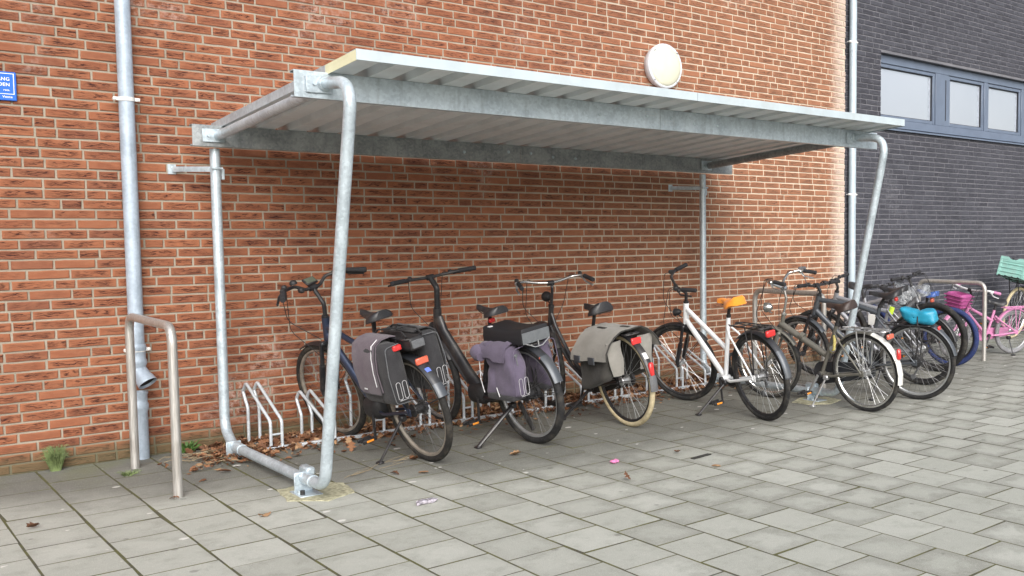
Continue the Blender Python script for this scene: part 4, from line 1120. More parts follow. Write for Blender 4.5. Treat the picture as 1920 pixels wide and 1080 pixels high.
    if g.get('head'):
        at, rad, mt, onfork = g['head']; q = MB(F if onfork else F); Mh = Matrix.Translation(P2(*at)) @ Matrix.Rotation(PI / 2, 4, 'Y')
        q.lathe([(rad * .35, -.05), (rad * .8, -.03), (rad, .0), (rad, .012)], Mh, 18); q.tube([P2(*at) + Vector((-.02, 0, -rad * .8)), P2(at[0] - .045, at[1] - .05)], .005, 6); hl = q.build('headlight', MT[mt], root)
        q = MB(F); q.lathe([(rad * .93, .0125), (rad * .8, .018), (.004, .022)], Mh, 18); q.build('headlight_lens', MT['clear_lens'], hl)
    if g.get('tail'):
        for (at, sz, mt) in g['tail']:
            q = MB(); q.bbox(P2(*at), sz, min(sz) * .3); q.build('tail_light', MT[mt], root)
    if g.get('rack'):
        k = g['rack']; rack_part(root, MT[k.get('mat', 'black_paint')], k['h'], k['s0'], k['s1'], Rw, k.get('w', .125), h1=k.get('h1'), cross=k.get('cross', 4))
    if g.get('motor'):
        m = MB(); mr = g['motor']; m.rbox(BB + Vector((.045, 0, .015)), (.21, .12, .155), .06, 8); m.build('motor', MT['black_plastic'], root)
    return root, F

BARS = dict(
    flat=[(0, 0, 0), (.0, .07, 0), (-.01, .14, .012), (-.035, .30, .016)],
    trek=[(0, 0, 0), (.0, .055, 0), (.012, .12, .045), (-.045, .235, .05), (-.15, .325, .02)],
    wide=[(0, 0, 0), (0, .10, .004), (-.03, .22, .012), (-.075, .335, .016)],
    city=[(0, 0, 0), (.02, .10, .01), (.03, .20, .03), (-.01, .275, .035), (-.15, .30, .0)],
    curl=[(0, 0, 0), (.05, .09, .05), (.05, .19, .10), (-.03, .255, .11), (-.17, .275, .085)])

bikes = {}
# --- navy e-bike, nearest on the left
bikes['navy'] = make_bike('parked_bicycle', 'navy blue electric bicycle with black and mauve panniers, behind the left front shelter post', dict(
    pose=(2.451, -1.41, 95, 13), R=.35, tr=.022, L=1.10, steer=9, BB=(.47, .285), HT=(.915, .885), HB=(.955, .745), stay=(.325, .70), seat=(.325, .745),
    frame='navy_paint', tyre='muddy_rubber', rim='dirty_rim', spoke='dark_spoke', hubmat='black_plastic', fork='black_paint', susp=1, fr=.014, hr=.025, rhub=.03,
    tubes=[([(.945, .765), (.52, .30)], .031, .75), ([(.93, .83), (.33, .66)], .021, .8), ([(.47, .285), (.325, .745)], .017)], decal=[], decal_ell=.76,
    bar=dict(at=(.95, 1.105), pts=BARS['trek'], rise=.11, ergo=1, display=1, fil=.06, bell=(1, 'black_plastic')), motor=1,
    saddle=dict(at=(.275, .955), tilt=2, w=.165), rguard=(62, 158, 'charcoal_paint', .033), gtip=(146, 160, 'slate_paint'), fguard=(60, 150, 'black_paint', .03), gst=160,
    crank=-82, ring=.07, rack=dict(h=.83, s0=.24, s1=-.17), tail=[((-.185, .685), (.02, .085, .042), 'orange_lens')], stand=((.10, .30, .06), (.165, .24), .011, 'black_paint'), head=((.99, .69, 0), .032, 'black_plastic', 1)))
# --- black step-through e-bike
bikes['black'] = make_bike('parked_bicycle', 'black step-through electric bicycle with purple panniers and a rack cushion', dict(
    pose=(3.216, -1.436, 96, 9), R=.35, tr=.026, L=1.12, steer=-4, BB=(.51, .285), HT=(.93, .885), HB=(.965, .735), stay=(.385, .60), seat=(.34, .745),
    frame='black_paint', tyre='rubber', rim='rim', spoke='dark_spoke', hubmat='black_plastic', fork='black_paint', fr=.016, hr=.030, rhub=.03,
    tubes=[([(.935, .83), (.90, .72), (.655, .42), (.52, .305)], [.046, .052, .056, .05], .62), ([(.51, .285), (.34, .745)], .022), ([(.53, .30), (.46, .31), (.42, .36)], .05, .7)],
    bar=dict(at=(.965, 1.125), pts=BARS['wide'], rise=.17, sr=.020, fil=.08), motor=1, saddle=dict(at=(.30, .925), tilt=3, w=.165), csr=.018,
    rguard=(55, 160, 'charcoal_paint', .036), gtip=(128, 161, 'slate_paint'), fguard=(55, 150, 'black_paint', .034), crank=-86, ring=0, guard=('black_plastic', .07, .05), rack=dict(h=.715, s0=.27, s1=-.17, w=.13),
    tail=[((-.215, .625), (.018, .075, .018), 'orange_lens')], stand=((.13, .27, .05), (.17, .345), .018, 'black_paint', 2), head=((1.02, .76, 0), .03, 'black_plastic', 1), cables=[(.14, .02), (-.14, -.02)]))
# --- black roadster with cream tyre
bikes['cream'] = make_bike('parked_bicycle', 'black roadster bicycle with a cream rear tyre and grey canvas panniers', dict(
    pose=(4.04, -1.428, 88, 8), R=.35, tr=.021, L=1.10, steer=-9, BB=(.47, .28), HT=(.885, .845), HB=(.945, .675), stay=(.335, .66), seat=(.335, .70),
    frame='black_paint', tyre='rubber', rtyre='cream_rubber', rim='black_rim', spoke='spoke', fork='black_paint', fr=.012,
    tubes=[([(.90, .82), (.86, .70), (.70, .47), (.49, .30)], .0155), ([(.93, .70), (.86, .58), (.70, .40), (.48, .27)], .0155), ([(.47, .28), (.335, .70)], .0155)],
    bar=dict(at=(.855, 1.045), pts=BARS['city'], rise=.18, sr=.012, mat='chrome', stem='black_paint', lever='alu', fil=.07, grip=.12, shift=1), saddle=dict(at=(.27, .895), tilt=-2, w=.20, dep=.075, len=.26),
    rguard=(60, 186, 'black_paint', .031), gtip=(168, 186, 'grey_plastic'), fguard=(55, 150, 'black_paint', .03), crank=-70, guard=('black_plastic', .10, .055), rack=dict(h=.715, s0=.25, s1=-.19),
    tail=[((-.205, .665), (.018, .085, .05), 'red_lens'), ((-.345, .47), (.03, .04, .10), 'red_lens')], stand=((.40, .25, .05), (.54, .24), .013, 'black_paint'), head=((.955, .93, 0), .042, 'black_plastic', 1), pref=False))
# --- white sporty bike
bikes['white'] = make_bike('parked_bicycle', 'white bicycle with two sloping frame tubes and an orange saddle cover', dict(
    pose=(4.92, -1.97, 82, 9), R=.343, tr=.021, L=1.06, steer=26, BB=(.455, .275), HT=(.885, .855), HB=(.925, .70), stay=(.315, .70), seat=(.305, .795),
    frame='white_paint', tyre='rubber', rim='black_rim', spoke='spoke', fork='black_paint', susp=1, fr=.013, hr=.024,
    tubes=[([(.92, .72), (.47, .29)], .026, .75), ([(.90, .82), (.385, .52)], .022, .8), ([(.455, .275), (.305, .795)], .018)],
    bar=dict(at=(.93, 1.02), pts=[(0, 0, 0), (.0, .06, 0), (.015, .13, .05), (-.03, .23, .06), (-.14, .315, .05)], rise=.10, fil=.05, turn=36), saddle=dict(at=(.275, .915), tilt=0, w=.16),
    rguard=(50, 176, 'charcoal_paint', .03), gtip=(140, 174, 'slate_paint'), fguard=(48, 148, 'black_paint', .029), crank=-95, mech=1, ring=.09, rack=dict(h=.735, s0=.27, s1=-.17), csr=.012,
    tail=[((-.195, .695), (.03, .085, .05), 'red_lens')], stand=((.40, .26, .05), (.46, .30), .011, 'black_paint'), head=((1.0, .79, 0), .032, 'black_plastic', 1)))
# --- old bronze grey bike with white mudguard
bikes['old'] = make_bike('parked_bicycle', 'old bronze grey bicycle with a white-tipped mudguard and chrome handlebar', dict(
    pose=(5.765, -2.285, 94, 5.5), R=.318, tr=.019, L=.99, steer=10, BB=(.43, .265), HT=(.80, .735), HB=(.835, .61), stay=(.27, .62), seat=(.255, .69),
    frame='bronze_paint', tyre='rubber', rim='chrome', spoke='spoke', fork='bronze_paint', fr=.012, hr=.019,
    tubes=[([(.835, .66), (.375, .43)], .027), ([(.43, .265), (.255, .69)], .0155), ([(.63, .575), (.595, .557)], .033)],
    bar=dict(at=(.775, .965), pts=BARS['curl'], rise=.15, sr=.011, mat='chrome', stem='chrome', lever='chrome', fil=.06, grip=.11, shift=0), saddle=dict(at=(.215, .855), tilt=-4, w=.19, dep=.07, mat='brown_saddle', len=.26),
    rguard=(30, 192, 'bronze_paint', .030), gtip=(105, 192, 'cream_guard'), fguard=(40, 150, 'bronze_paint', .028), gst=158, crank=-58, guard=('charcoal_paint', .095, .06), crankmat='alu',
    rack=dict(h=.665, s0=.22, s1=-.23, mat='alu', w=.12), tail=[((-.245, .625), (.02, .085, .04), 'orange_lens'), ((-.315, .49), (.03, .035, .085), 'red_lens')], stand=((.36, .25, .04), (.45, .13), .009, 'alu'),
    head=((.955, .80, 0), .045, 'chrome', 1), csr=.012))
# --- slate hybrid with turquoise bag
bikes['slate'] = make_bike('parked_bicycle', 'dark slate hybrid bicycle with a turquoise bag strapped on its rack', dict(
    pose=(6.516, -2.24, 107.4, 6.5), R=.335, tr=.022, L=1.08, steer=-14, BB=(.43, .29), HT=(.875, .865), HB=(.925, .72), stay=(.345, .72), seat=(.315, .80),
    frame='slate_paint', tyre='rubber', rim='rim', spoke='dark_spoke', fork='black_paint', susp=1, fr=.014, hr=.024, rhub=.035, hubmat='black_plastic',
    tubes=[([(.92, .75), (.45, .30)], .026, .85), ([(.89, .84), (.52, .80), (.34, .74)], .022, .9), ([(.43, .29), (.315, .80)], .0165)],
    bar=dict(at=(.905, .965), pts=BARS['flat'], rise=.06, fil=.05, lever='alu', mirror=1), saddle=dict(at=(.265, .915), tilt=-2, w=.16, len=.28), rguard=(35, 168, 'charcoal_paint', .031), gtip=(118, 168, 'slate_paint'), fguard=(40, 140, 'slate_paint', .030),
    crank=-40, mech=1, ring=.09, rack=dict(h=.655, s0=.27, s1=-.15), tail=[((-.20, .63), (.02, .05, .035), 'red_lens')], stand=((.30, .26, .05), (.33, .24), .010, 'black_paint')))
# --- silver bike mostly hidden behind the slate one
bikes['silver'] = make_bike('parked_bicycle', 'silver grey bicycle with upturned bar ends, mostly hidden behind the slate bicycle', dict(
    pose=(7.22, -1.80, 104, 4), R=.34, tr=.022, L=1.06, steer=8, BB=(.43, .29), HT=(.86, .84), HB=(.90, .69), stay=(.33, .70), seat=(.31, .76),
    frame='grey_paint', tyre='rubber', rim='black_rim', spoke='dark_spoke', fork='black_paint', susp=1, fr=.014, hr=.023,
    tubes=[([(.90, .73), (.45, .30)], .024), ([(.87, .80), (.33, .68)], .02), ([(.43, .29), (.31, .76)], .0165)],
    bar=dict(at=(.87, .965), pts=BARS['flat'], rise=.06, fil=.05, lever='alu'), saddle=dict(at=(.27, .90), tilt=0), crank=20, mech=1, rguard=(40, 165, 'black_paint', .03), tail=[((.245, .80), (.03, .045, .04), 'red_lens')]))
# --- black mountain bike, fat rear tyre
bikes['mtb'] = make_bike('parked_bicycle', 'black mountain bicycle with a fat black tyre facing out from the wall', dict(
    pose=(7.783, -.328, -77, -4), R=.36, tr=.030, L=1.10, steer=-6, BB=(.44, .30), HT=(.865, .86), HB=(.92, .72), stay=(.33, .66), seat=(.32, .74),
    frame='grey_paint', tyre='rubber', rim='black_rim', spoke='dark_spoke', fork='black_paint', susp=1, fr=.016, hr=.025, disc=.08, hubmat='black_plastic',
    tubes=[([(.91, .75), (.46, .31)], .026), ([(.88, .82), (.34, .67)], .021), ([(.44, .30), (.32, .74)], .017)], bar=dict(at=(.83, .965), pts=BARS['flat'], rise=.05, fil=.05), saddle=dict(at=(.29, .87), tilt=0), crank=-20, mech=1, ring=.09))
# --- blue tyred children's bike
bikes['kid'] = make_bike('parked_bicycle', 'small bicycle with navy blue tyres and a blue and black saddle', dict(
    pose=(8.50, -1.275, 100, 4), R=.318, tr=.028, L=.98, steer=-6, BB=(.38, .26), HT=(.76, .70), HB=(.80, .59), stay=(.28, .58), seat=(.27, .64),
    frame='charcoal_paint', tyre='blue_rubber', rim='black_rim', spoke='dark_spoke', fork='black_paint', susp=1, fr=.014,
    tubes=[([(.80, .62), (.40, .27)], .022), ([(.77, .67), (.29, .60)], .019), ([(.38, .26), (.27, .64)], .016)], bar=dict(at=(.78, .83), pts=BARS['flat'], rise=.05, fil=.05), saddle=dict(at=(.25, .785), tilt=8, mat='blue_vinyl', len=.24), crank=10, mech=1, ring=.075,
    tail=[((.20, .70), (.03, .06, .05), 'orange_lens')]))
# --- pink children's bike, pointing left
bikes['pink'] = make_bike('parked_bicycle', 'pink girls bicycle with a front basket and grey tyres', dict(
    pose=(9.93, -1.17, 160, 4), R=.262, tr=.021, L=.84, steer=12, BB=(.38, .235), HT=(.655, .60), HB=(.69, .50), stay=(.29, .46), seat=(.285, .535),
    frame='pink_paint', tyre='grey_rubber', rim='rim', spoke='spoke', fork='pink_paint', fr=.012, ns=28,
    tubes=[([(.665, .57), (.31, .40)], .0165), ([(.685, .53), (.40, .245)], .0165), ([(.38, .235), (.285, .535)], .0155)], csr=.011, ssr=.010,
    bar=dict(at=(.66, .77), pts=BARS['city'], rise=.10, mat='reflect', gripmat='pink_paint', lever='reflect', fil=.06, grip=.10, shift=0), saddle=dict(at=(.27, .625), tilt=2, w=.17, len=.23, mat='saddle'), rguard=(25, 170, 'pink_paint', .03), fguard=(45, 150, 'pink_paint', .028),
    crank=-60, arm=.13, guard=('pink_paint', .075, .045), rack=dict(h=.545, s0=.17, s1=-.20, mat='pink_paint', w=.11), stand=((.10, .2, .05), (.12, .17), .008, 'black_paint')))
# --- black roadster beyond with front crate, seen at the right edge
bikes['far'] = make_bike('parked_bicycle', 'black bicycle carrying a mint green crate, at the right edge by the dark wall', dict(
    pose=(12.49, -.46, 174, 5), R=.35, tr=.021, L=1.10, steer=10, BB=(.45, .28), HT=(.86, .86), HB=(.92, .70), stay=(.33, .66), seat=(.32, .70),
    frame='black_paint', tyre='cream_rubber', rtyre='rubber', rim='chrome', spoke='spoke', fork='black_paint', fr=.014,
    tubes=[([(.87, .83), (.70, .47), (.47, .30)], .018), ([(.91, .72), (.70, .40), (.46, .27)], .016), ([(.45, .28), (.32, .70)], .016)], bar=dict(at=(.80, .97), pts=BARS['city'], rise=.08, mat='black_paint', fil=.07), saddle=dict(at=(.28, .90)), rguard=(40, 180, 'black_paint', .03), crank=-60, guard=('black_plastic', .095, .055),
    rack=dict(h=.73, s0=.25, s1=-.19)))

# ---- basket on the pink bike, carrier on the far bike (fixed parts)
root, F = bikes['pink']
def wire_basket(parent, F, c, d, name, mat, nx=7, nz=4, taper=.82):
    m = MB(F); c = Vector(c)
    for k in range(nz + 1):
        t = k / nz; f = taper + (1 - taper) * t; z = d[2] * (t - .5)
        m.tube([c + Vector((sx * d[0] / 2 * f, sy * d[1] / 2 * f, z)) for sx, sy in ((-1, -1), (1, -1), (1, 1), (-1, 1))], .004 if k == nz else .0022, 6, closed=True, ref=(0, 0, 1))
    for sy in (-1, 1):
        for i in range(nx + 1):
            x = -1 + 2 * i / nx; m.tube([c + Vector((x * d[0] / 2 * taper, sy * d[1] / 2 * taper, -d[2] / 2)), c + Vector((x * d[0] / 2, sy * d[1] / 2, d[2] / 2))], .0018, 5)
            m.tube([c + Vector((sy * d[0] / 2 * taper, x * d[1] / 2 * taper, -d[2] / 2)), c + Vector((sy * d[0] / 2, x * d[1] / 2, d[2] / 2))], .0018, 5)
    for i in range(nx + 1):
        x = -1 + 2 * i / nx; m.tube([c + Vector((x * d[0] / 2 * taper, -d[1] / 2 * taper, -d[2] / 2)), c + Vector((x * d[0] / 2 * taper, d[1] / 2 * taper, -d[2] / 2))], .0018, 5)
    return m.build(name, mat, parent)
m = MB(F); c0 = Vector((.84, 0, .66))
def bowl(u, p): return Vector((p.x * (1 + .12 * u.z), p.y * (1 + .12 * u.z), p.z - (.02 if u.z > .9 and max(abs(u.x), abs(u.y)) < .8 else 0) * 4))
m.rbox(c0, (.18, .24, .18), .04, 10, bowl); m.build('front_basket', MT['basket_pink'], root)
m = MB(F)
for z in (-.06, -.02, .02, .06):
    m.tube([c0 + Vector((sx * (.093 + .12 * z), sy * (.123 + .12 * z), z)) for sx, sy in ((-1, -1), (1, -1), (1, 1), (-1, 1))], .006, 6, closed=True, ref=(0, 0, 1))
m.build('basket_band', MT['basket_pink'], root)
root, F = bikes['far']
m = MB(F)
for l in (-.13, -.045, .045, .13): m.tube([P2(1.0, .742, l), P2(1.47, .868, l)], .007, 8)
for s in (1.02, 1.22, 1.45): m.tube([P2(s, .735 + (s - 1.0) * .268, -.15), P2(s, .735 + (s - 1.0) * .268, .15)], .007, 8)
for l in (-.062, .062): m.tube([P2(1.10, .35, l), P2(1.30, .815, l)], .007, 8); m.tube([P2(1.10, .35, l), P2(1.05, .75, l)], .006, 8)
m.build('front_carrier', MT['black_paint'], root)

# ---------------------------------------------------------------- bags and covers (things resting on the bikes)
def on_bike(key, name, label, cat, group=None):
    t = empty(name, M=bikes[key][0].matrix_world.copy()); return tag(t, label, cat, group)
def logo(parent, s, l, h, sc=1., side=0, skew=.0):
    """two upright looped outlines joined at the foot, facing the rear end of the bag"""
    m = MB()
    for dy in (-.021, .021):
        o = []
        for a in range(0, 181, 30): o.append((dy + .014 * math.cos(R(a)), .042 + .014 * math.sin(R(a))))
        for a in range(180, 361, 30): o.append((dy + .014 * math.cos(R(a)), -.042 + .010 * math.sin(R(a))))
        m.tube([P2(s + skew * (z + .05), h + z * sc, l + y * sc) for y, z in o], .0017, 6, closed=True, ref=(1, 0, 0))
    m.tube([P2(s, h - .058 * sc, l - .03 * sc), P2(s, h - .058 * sc, l + .03 * sc)], .0017, 6, ref=(1, 0, 0))
    return m.build('reflective_logo', MT['reflect_dull'], parent)

def soft(seed, amp=.012, fr=9., sag=.0, belly=.0, taper=0.):
    o = Vector((seed * 3.1, seed * 1.7, seed))
    def fn(u, p):
        n = noise.noise_vector(p * fr + o) * amp + noise.noise_vector(p * fr * 2.7 + o) * amp * .35
        q = p + n
        q.x *= 1 + taper * u.z
        q.y *= 1 + belly * (1 - u.z * u.z) * (1 - .3 * u.x * u.x)
        q.z -= sag * (1 - u.x * u.x) * max(0, u.z)
        return q
    return fn
# navy bike panniers
pb = on_bike('navy', 'pannier_bags', 'double black panniers with faded mauve flaps and white reflective piping on the navy bicycle', 'panniers', 'panniers on the parked bicycles')
for sd in (1, -1):
    m = MB(); m.rbox(P2(.065, .635, sd * .132), (.36, .125, .385), .042, 10, soft(1 + sd, .009, 8, 0, .12, -.04)); b = m.build('bag', MT['black_fabric'], pb, True, 60)
    # flap over the top and down the outer face
    path = [(.045, .842), (.085, .852), (.14, .848), (.186, .82), (.205, .75), (.212, .66), (.211, .57), (.206, .515)]
    rows = []
    for i, (l, h) in enumerate(path):
        row = []
        for k in range(9):
            t = k / 8; s = .245 - t * (.275 if sd > 0 else .33); n = .006 * noise.noise(Vector((s * 14, h * 10, sd))); dz = .02 * (max(0, abs(t - .5) * 2 - .7) / .3) ** 2 if i >= 6 else 0
            row.append(P2(s, h + dz, sd * (l + n)))
        rows.append(row if sd < 0 else row[::-1])
    m = MB(); m.sheet(rows, .007); fl = m.build('flap', MT['faded_fabric'] if sd > 0 else MT['black_fabric'], pb, True, 60)
    m = MB(); e = [P2((-.030 if sd > 0 else -.085) + .004, h, sd * (l + .005)) for l, h in path]; e += [P2(.23, .512, sd * .211)]
    m.tube(fillet(e, .03, 3), .0038, 6, ref=(1, 0, 0)); m.build('flap_binding', MT['black_fabric'], fl)
    m = MB(); m.tube([P2(.012, h, sd * (l + .0065)) for l, h in path[2:-1]], .0028, 6, ref=(1, 0, 0)); m.build('reflective_piping', MT['reflect'], fl)
    logo(pb, -.142, sd * .142, .54, 1.0, 0)
for sd in (1, -1):
    m = MB(); m.tube(fillet([P2(-.112, .815, sd * .085), P2(-.118, .81, sd * .180), P2(-.122, .64, sd * .198), P2(-.120, .46, sd * .186), P2(-.116, .45, sd * .085)], .03, 4), .0032, 6); m.build('edge_binding', MT['grey_plastic'], pb)
    m = MB(); m.tube(fillet([P2(.01, .80, sd * .2), P2(.012, .66, sd * .206), P2(.012, .46, sd * .196)], .03, 3), .0026, 6, ref=(1, 0, 0)); m.build('side_seam', MT['black_plastic'], pb)
m = MB(); m.bbox(P2(.155, .545, .2155), (.035, .003, .010), .001); m.build('brand_tag', MT['reflect'], pb)
m = MB(); m.rbox(P2(-.095, .79, .098), (.055, .06, .038), .012, 6, soft(4, .004, 30)); m.build('red_strap_tab', MT['red_lens'], pb)
m = MB(); m.rbox(P2(.035, .795, 0), (.44, .105, .085), .02, 8); m.build('rack_battery', MT['black_plastic'], bikes['navy'][0]);
m = MB(); m.bbox(P2(-.190, .795, 0), (.012, .085, .05), .004); m.build('battery_cap', MT['grey_plastic'], bikes['navy'][0])
m = MB()
for l in (-.05, .05): m.tube(fillet([P2(.20, .845, l), P2(.15, .875, l), P2(-.12, .875, l), P2(-.16, .845, l)], .03, 3), .006, 8)
m.tube([P2(.10, .88, -.05), P2(-.05, .88, .05)], .005, 8); m.tube([P2(.10, .88, .05), P2(-.05, .88, -.05)], .005, 8); m.tube([P2(.0, .877, -.05), P2(.0, .877, .05)], .006, 8)
m.build('rack_clamp', MT['black_plastic'], bikes['navy'][0])
a = R(140); m = MB(); m.arc((0, 0, .35), .35 + .0185, R(127), R(132), .022, 4); m.build('blue_sticker', MT['blue_sticker'], bikes['navy'][0])

# purple panniers
pb = on_bike('black', 'pannier_bags', 'double purple roll-top panniers with a white loop logo on the black step-through bicycle', 'panniers', 'panniers on the parked bicycles')
for sd in (1, -1):
    def fn(u, p, sd=sd):
        q = soft(6 + sd, .017, 8, 0, .10, -.10)(u, p); q += noise.noise_vector(Vector((p.x * 26 + p.z * 14, p.y * 9, p.z * 9))) * .010 * max(0, u.z + .3)
        q.x += .05 * max(0, u.z) * (1 if sd > 0 else .2); q.y += sd * .03 * max(0, -u.z)
        return q
    m = MB(); m.rbox(P2(.045, .555, sd * .115), (.31, .105, .36), .04, 18, fn); m.build('bag', MT['purple_fabric'], pb, True, 60)
    # rolled top hanging forward
    m = MB(); rows = []
    path = [(.045, .735), (.09, .742), (.135, .736), (.172, .715), (.19, .68), (.195, .64)]
    for i, (l, h) in enumerate(path):
        row = []
        for k in range(9):
            t = k / 8; s = .235 - t * .30; row.append(P2(s + .02 * i / 5, h - .05 * t * (i / 5) ** 2 * .3 + .020 * noise.noise(Vector((s * 16, h * 13, sd * 2))), sd * (l + .01 * noise.noise(Vector((s * 15, i * .7, 4))))))
        rows.append(row if sd < 0 else row[::-1])
    m.sheet(rows, .006); m.build('flap', MT['purple_fabric'], pb, True, 60)
    m = MB(); pts = []
    for k in range(17): a_ = 2 * PI * k / 16; pts.append(a_)
    Mx = Matrix.Translation(P2(.250, .665, sd * .175)) @ Matrix.Rotation(R(70), 4, 'Y') @ Matrix.Rotation(R(20 * sd), 4, 'X')
    m.lathe([(.030, -.07), (.050, -.03), (.053, .02), (.047, .022), (.045, -.02), (.02, -.04)], Mx, 18); m.build('roll_mouth', MT['purple_fabric'], pb, True, 60)
    logo(pb, -.146, sd * .135, .455, 1.05)
    m = MB(); m.tube([P2(.215, .61, sd * .200), P2(.218, .49, sd * .208), P2(.20, .40, sd * .206)], .003, 6, ref=(1, 0, 0)); m.build('reflective_piping', MT['reflect'], pb); m = MB(); m.tube([P2(.05, .45, sd * .212), P2(.035, .385, sd * .208)], .003, 6, ref=(1, 0, 0)); m.build('reflective_piping', MT['reflect'], pb)
    m = MB(); m.rbox(P2(.05, .378, sd * .142), (.28, .12, .05), .02, 6); m.build('base_panel', MT['black_fabric'], pb)
    m = MB(); m.bbox(P2(-.12, .665, sd * .15), (.012, .03, .022), .004); m.tube([P2(-.122, .66, sd * .15), P2(-.135, .60, sd * .155)], .004, 6); m.build('buckle', MT['grey_plastic'], pb)
for sd in (1, -1):
    m = MB(); m.tube(fillet([P2(-.128, .715, sd * .085), P2(-.134, .71, sd * .170), P2(-.128, .55, sd * .190), P2(-.118, .40, sd * .188)], .03, 4), .003, 6); m.build('edge_binding', MT['purple_fabric'], pb)
cu = on_bike('black', 'rack_cushion', 'thick black padded cushion on the rack of the black step-through bicycle', 'cushion')
def cf(u, p): return Vector((p.x, p.y * (1 - .10 * max(0, u.z)), p.z + (.02 * (u.x * u.x) if u.z > .5 else 0)))
m = MB(); m.rbox(P2(.045, .768, 0), (.42, .245, .095), .018, 8, cf); m.build('cushion_body', MT['pad'], cu, True, 45)
m = MB(); m.rbox(P2(-.1665, .768, 0), (.006, .225, .075), .002, 4); m.build('cushion_end', MT['seal_grey'], cu)
m = MB(); m.bbox(P2(.20, .826, .085), (.03, .03, .006), .002); m.build('cushion_label', MT['reflect'], cu)
m = MB(); m.tube(fillet([P2(-.175, .735, -.10), P2(-.185, .70, -.03), P2(-.185, .70, .03), P2(-.175, .735, .10)], .03, 3), .004, 6); m.tube([P2(-.182, .74, 0), P2(-.185, .70, 0)], .004, 6); m.build('fixing_strap', MT['alu'], cu)
m = MB(); m.bbox(P2(.29, .845, 0), (.02, .05, .03), .006); m.build('red_reflector', MT['red_lens'], bikes['black'][0])
m = MB(); m.tube([P2(.895, .665, .0), P2(.865, .63, .0), P2(.665, .40, .0), P2(.645, .375, .0)], [.036, .047, .047, .036], 12, ell=.72); m.build('battery_cover', MT['slate_paint'], bikes['black'][0])

# grey canvas panniers
pb = on_bike('cream', 'pannier_bags', 'sagging open grey canvas and black double panniers on the roadster with the cream tyre', 'panniers', 'panniers on the parked bicycles')
for sd in (1, -1):
    def fn(u, p, sd=sd):
        q = soft(9 + sd, .014, 7, 0, .10, .0)(u, p); q.z += -.05 * u.x * (1 if u.z < 0 else .2); q.y -= sd * .018 * u.z; q.x *= 1 + .06 * u.z
        return q
    m = MB(); m.rbox(P2(.085, .49, sd * .158), (.36, .105, .29), .04, 12, fn); m.build('bag', MT['dark_canvas'], pb, True, 60)
    m = MB(); rows = []   # pale inner gusset showing at the rear end
    for i in range(7):
        t = i / 6; row = []
        for k in range(5):
            v = k / 4; row.append(P2(-.118 - .02 * math.sin(PI * v) + .004 * math.sin(9 * t), .68 - .25 * t, sd * (.075 + v * (.135 - .035 * t)) + .006 * math.sin(7 * t + k)))
        rows.append(row if sd > 0 else row[::-1])
    m.sheet(rows, .005); m.build('gusset', MT['grey_canvas'], pb, True, 60)
path = [(0, .742), (.045, .746), (.09, .742), (.145, .71), (.195, .665), (.232, .61), (.245, .56)]
for sd in (1, -1):
    rows = []
    for i, (l, h) in enumerate(path):
        row = []
        for k in range(13):
            t = k / 12; s = .285 - t * .43; w = .012 * noise.noise(Vector((s * 9, l * 12, 3 + sd))) * min(1, i / 2); hh = h + w - (.03 * (1 - t) * (i / 6) if sd > 0 else -.02 * t * (i / 6))
            row.append(P2(s + .02 * (i / 6) * (1 - 2 * t), hh, sd * (l + .012 * noise.noise(Vector((s * 10, i * .6, sd))) * min(1, i / 2))))
        rows.append(row if sd < 0 else row[::-1])
    m = MB(); m.sheet(rows, .006); fl = m.build('flap', MT['grey_canvas'], pb, True, 60)
    m = MB(); m.tube([Vector(r[0 if sd > 0 else -1]) + Vector((0, 0, .002)) for r in rows], .006, 6, ref=(1, 0, 0)); m.build('flap_binding', MT['dark_canvas'], fl)
    if sd > 0:
        m = MB()
        for s in (.21, .03): m.rbox(P2(s, .55, .248), (.075, .012, .055), .005, 5)
        m.build('hook_tab', MT['slate_paint'], fl)
m = MB(); m.rbox(P2(.13, .7495, .05), (.10, .022, .006), .002, 4); m.rbox(P2(-.03, .7495, -.045), (.10, .03, .006), .002, 4); m.build('carry_slot', MT['wood_slot'], pb)
a = R(150); m = MB(); m.arc((0, 0, .35), .35 + .0185, R(140), R(148), .024, 4); m.build('white_patch', MT['white_plastic'], bikes['cream'][0])

# orange saddle cover
t = on_bike('white', 'saddle_cover', 'crumpled orange fabric cover over the saddle of the white bicycle', 'saddle cover')
m = saddle_mesh(P2(.275, .932), .285, .172, R(-2), .065, .055)
for i, p in enumerate(m.v):
    v = Vector(p); n = noise.noise_vector(v * 24) * .012; m.v[i] = tuple(v + n)
m.v = [(x, y, z) for x, y, z in m.v]; o = m.build('cover_cloth', MT['orange_fabric'], t, True, 60)
# turquoise bag
t = on_bike('slate', 'strapped_bag', 'bright turquoise bag bound with a black strap on the slate bicycle rack', 'bag')
m = MB(); m.rbox(P2(-.03, .725, .0), (.29, .15, .12), .04, 12, lambda u, p: p * (1 + .16 * noise.noise(p * 13)) + Vector((0, 0, .03 * u.x * u.x * (1 if u.x > 0 else .1))) - Vector((0, 0, (.016 if u.z > 0 else -.01) * math.exp(-((u.x + .05) / .12) ** 2)))); m.build('bag_body', MT['turquoise'], t, True, 50)
m = MB(); m.tube(fillet([P2(-.04, .655, -.08), P2(-.04, .76, -.07), P2(-.04, .76, .07), P2(-.04, .655, .08)], .03, 4), .006, 6); m.build('strap', MT['black_fabric'], t)
# plastic bag on the mountain bike saddle
t = on_bike('mtb', 'plastic_bag', 'clear crinkled plastic bag hanging under the mountain bicycle handlebar', 'plastic bag')
m = saddle_mesh(P2(.86, .885), .36, .30, R(-90 + 90), .20, .16)
for i, p in enumerate(m.v):
    v = Vector(p); m.v[i] = tuple(v + noise.noise_vector(v * 20) * .018)
m.build('bag_film', MT['polythene'], t, True, 60)
